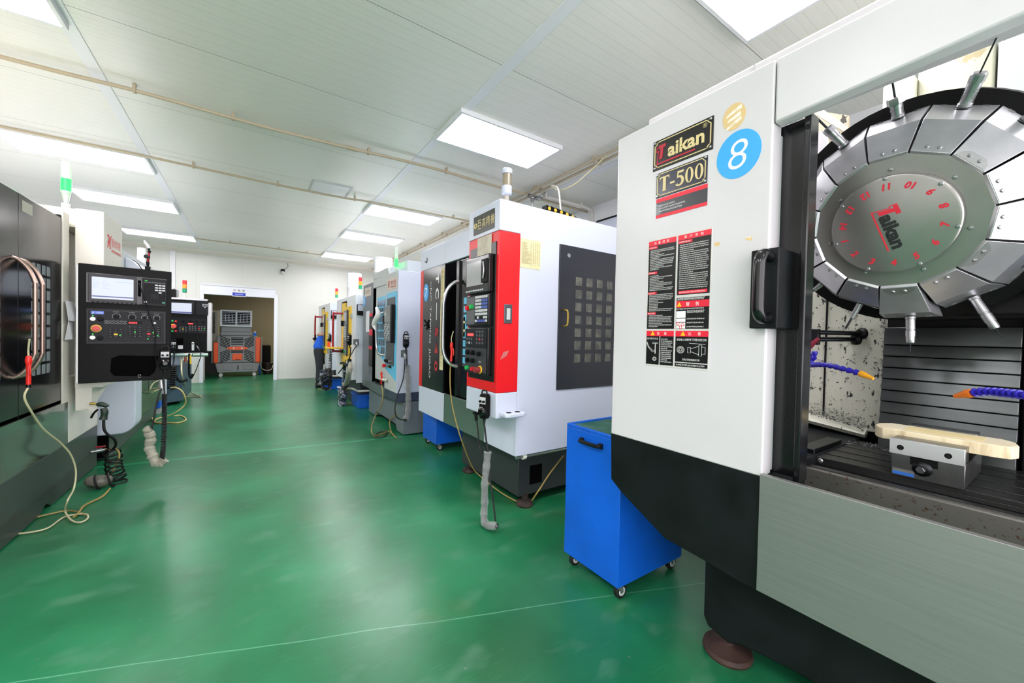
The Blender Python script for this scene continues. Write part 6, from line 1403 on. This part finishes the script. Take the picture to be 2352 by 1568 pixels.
g = B(); g.tube([(-0.806,9.170,1.324), (-0.779,9.150,1.156), (-0.752,9.150,0.979), (-0.754,9.100,0.902), (-0.815,9.100,0.680), (-0.864,9.100,0.546), (-0.888,9.100,0.539), (-0.907,9.100,0.643), (-0.902,9.100,0.880), (-0.860,9.100,0.983)], .007, 6, 6); g.build('cord', black, q)
g = B(); g.tube([(-0.911,9.120,0.982), (-0.916,9.120,0.761), (-0.909,9.120,0.586), (-0.878,9.120,0.537), (-0.866,9.120,0.616)], .016, 8, 5); q = tag(g.build('steel_hook_tool', black), 'black bent tool with a yellow tag hanging below the farther control panel', 'tool')
g = B(); a = V((-0.890,9.100,0.856)); g.box(a.x-.012, a.x+.012, 9.09, 9.1, a.z-.06, a.z+.1); g.build('yellow_tag', yellow, q)
g = B(); g.tube(helix([(-1.111,9.050,0.694), (-1.075,9.050,0.553), (-1.016,9.050,0.488), (-0.932,9.050,0.515)], .02, 16, 9), .007, 5); g.build('coiled_cord', rubber, pn)
g = B(); g.tube([(-1.040,9.354,0.947), (-1.000,8.955,0.699), (-1.000,9.181,0.504), (-1.111,10.944,0.100), (-0.954,10.691,0.020), (-0.839,10.365,0.012), (-1.009,10.512,0.012), (-1.202,10.481,0.012)], .012, 7, 6); tag(g.build('floor_hose', hose_y), 'cream hose running down from the slate blue machine onto the floor by the doorway', 'hose')
for c in (0,):
    g = B(); p = V((-1.068,9.900,2.051)); g.cyl((p.x, p.y, 2.001), (p.x, p.y, 2.14), .022); st = g.build('signal_tower', cream, l3)
    for k_, (nm, m) in enumerate((('green_lamp', lamp_g), ('amber_lamp', lamp_o), ('red_lamp', lamp_r))):
        g = B(); g.cyl((p.x, p.y, 2.14+.08*k_), (p.x, p.y, 2.215+.08*k_), .035); g.build(nm, m, st)
g = B(); g.box(-1.8, -1.2, 9.6, 10.3, 2.001, 2.2); g.build('roof_box', MATS['pale_housing'], l3, .006)
g = B(); g.box(-1.75, -1.15, 9.46, 9.595, 2.001, 2.16); g.build('roof_motor', blackm, l3, .01)

# ================================================================ doorway room: partition, cooler and the rest
g = B(); g.box(-1.3, -1.045, 13.31, 13.9, 0, 2.0); o = struct(g.build('wall_partition', lightgrey, None, .01))
ck = T('evaporative_cooler', 'grey and orange portable evaporative air cooler with a louvred outlet on top, in the doorway', 'air cooler', (-.3, 14.7, 0))
g = B(); g.box(-.82, .2, 14.45, 15.1, .42, 1.24); bd = g.build('cooler_body', cooler_grey, ck, .03)
g = B(); g.py(14.47, 15.08, [(-.86, .42), (.26, .42), (.2, .13), (-.8, .13)]); g.build('water_tank', mat('tank_grey', '8a8d90', .5), ck, .02)
for x in (-.55, -.05):
    g = B(); g.box(x-.12, x+.12, 14.455, 14.475, .2, .37); g.build('tank_panel', cooler_grey, ck, .01)
g = B(); g.box(-.31, -.29, 14.45, 14.47, .2, .34); g.build('level_window', void, ck)
for x0, x1, z1 in ((-.9, -.78, 1.04), (.14, .27, 1.2)):
    g = B(); g.box(x0, x1, 14.43, 14.6, .42, z1); g.build('orange_pillar', orange, ck, .025)
g = B(); g.box(-.95, -.9, 14.5, 15.05, .42, 1.0); g.box(.27, .32, 14.5, 15.05, .42, 1.2); g.build('side_grille', cooler_grey, ck, .01)
Fc = FY(14.45)
for x0, x1, z0, z1, sl in ((-.74, -.5, .88, 1.2, -.45), (-.47, -.17, .96, 1.2, 0), (-.14, .1, .88, 1.2, .45), (-.74, -.5, .46, .8, .45), (-.47, -.17, .72, .8, 0), (-.14, .1, .46, .8, -.45)):
    n_ = max(2, int((z1-z0)/.043))
    for j in range(n_):
        z = z0+(j+.5)*(z1-z0)/n_; g = B(); d_ = sl*(x1-x0)/2
        g.fp(Fc, [(x0, z-d_-.011), (x1, z+d_-.011), (x1, z+d_+.011), (x0, z-d_+.011)], -.002, .004); g.build('louvre_slot', void, bd)
g = B(); g.fp(Fc, ell(-.31, .865, .27, .05), 0, .02); q = g.build('name_badge', orange, bd)
text('badge_name', white_ink, q, FY(14.43), [('科', -.4, .865, .05, {'bold': .02}), ('瑞', -.2, .865, .05, {'bold': .02})], .002)
g = B(); g.fb(Fc, -.44, -.19, .5, .7, 0, .02); q = g.build('orange_hatch', orange, bd, .01)
g = B(); g.fb(Fc, -.37, -.25, .515, .53, .02, .023); g.build('hatch_slot', void, q)
g = B(); g.box(-.74, .06, 14.55, 15.0, 1.245, 1.36); g.box(-.72, .03, 14.57, 14.98, 1.36, 1.52); g.build('duct_neck', cooler_grey, ck, .015)
oz0, oz1, ox0, ox1 = 1.52, 2.02, -.75, .05
g = B(); yo = 14.5
for a in ((ox0, ox0+.05, oz0, oz1), (ox1-.05, ox1, oz0, oz1), (ox0+.05, ox1-.05, oz0, oz0+.05), (ox0+.05, ox1-.05, oz1-.05, oz1), ((ox0+ox1)/2-.02, (ox0+ox1)/2+.02, oz0+.05, oz1-.05)): g.box(a[0], a[1], yo, yo+.3, a[2], a[3])
ot = g.build('outlet_frame', mat('outlet_white', 'e2e6f2', .4), ck, .008)
g = B(); g.box(ox0+.05, ox1-.05, yo+.2, yo+.28, oz0+.05, oz1-.05); g.build('outlet_interior', void, ot)
for x0, x1 in ((ox0+.05, (ox0+ox1)/2-.02), ((ox0+ox1)/2+.02, ox1-.05)):
    for j in range(8):
        z = oz0+.075+j*.05; g = B(); g.box(x0, x1, yo+.02, yo+.06, z-.007, z+.007); g.build('louvre', lilac, ot)
    for i in range(3):
        x = x0+(i+1)*(x1-x0)/4; g = B(); g.box(x-.007, x+.007, yo+.06, yo+.08, oz0+.14, oz1-.14); g.build('vertical_vane', lilac, ot)
for x, y in ((-.72, 14.55), (.12, 14.55), (-.72, 15.0), (.12, 15.0)):
    g = B(); g.box(x-.03, x+.03, y-.03, y+.03, .09, .13); q = g.build('caster', white, ck)
    g = B(); g.lathe((x, y-.03, .05), (0, 1, 0), [(.048, 0), (.05, .01), (.05, .05), (.048, .06)], 18); g.build('wheel', white, q)
bo = T('bottle', 'small blue bottle with white cap on top of the grey and orange cooler', 'bottle', (0.007,14.600,1.285))
p = V((.125, 14.62, 1.246))
g = B(); g.lathe(p, (0, 0, 1), [(.04, 0), (.043, .01), (.043, .09), (.03, .1)], 18); g.build('bottle_body', mat('bottle_blue', '2a78e8', .35), bo)
g = B(); g.lathe(p+V((0, 0, .1)), (0, 0, 1), [(.028, 0), (.028, .045)], 16); g.build('cap', white, bo)
cb = T('electrical_cabinet', 'tall white cabinet with a dark window standing left of the cooler in the back room', 'cabinet', (-1.15, 15.4, 0))
a, b_ = (-0.990,2.019), (-0.819,0.892)
g = B(); g.box(-1.4, b_[0], 15.3, 15.7, .9, a[1]); g.build('cabinet_body', cream, cb, .01)
g = B(); g.box(-1.4, b_[0], 15.3, 15.7, 0, .898); g.build('cabinet_stand', darkgrey, cb, .01)
a, b_ = (-1.001,1.965), (-0.909,1.288)
g = B(); g.box(a[0], b_[0], 15.294, 15.3, b_[1], a[1]); g.build('cabinet_window', glass_dark, cb)
bk = T('bucket', 'dark bucket with a white hose standing right of the cooler', 'bucket', (.5, 15.0, 0))
g = B(); g.lathe((.5, 15.0, 0), (0, 0, 1), [(.13, 0), (.17, .34), (.18, .34), (.18, .36)], 24); g.build('bucket_body', mat('dark_maroon', '2a1518', .4), bk)
g = B(); g.tube([(.27, 14.5, .36), (.33, 14.75, .2), (.42, 14.8, .14), (.56, 14.8, .15), (.62, 14.85, .25), (.6, 15.0, .37)], .012, 8, 6); g.build('hose', white_pipe, bk)
g = B(); g.box(.35, .6, 15.8, 16.3, 0, .9); tag(g.build('storage_box', blackm, None, .02), 'dark box in the shadows of the back room', 'box')
g = B(); g.box(.24, .3, 14.9, 15.3, 0, .33); tag(g.build('blue_crate', blue, None, .02), 'blue crate edge showing behind the cooler', 'crate')

# unseen lamp added to brighten the back room
bl = T('added_fill_lamp', 'added lamp that brightens the back room, unseen behind the door lintel', 'ceiling lamp', (1.9, 15.2, 2.94))
g = B(); g.box(1.3, 2.5, 15.1, 15.3, 2.9, 2.95); g.build('lamp_housing', trim_m, bl)
g = B(); g.box(1.32, 2.48, 15.12, 15.28, 2.885, 2.9); g.build('lamp_diffuser', mat('warm_diffuser', 'ffeccf', .4, emit=42), bl)
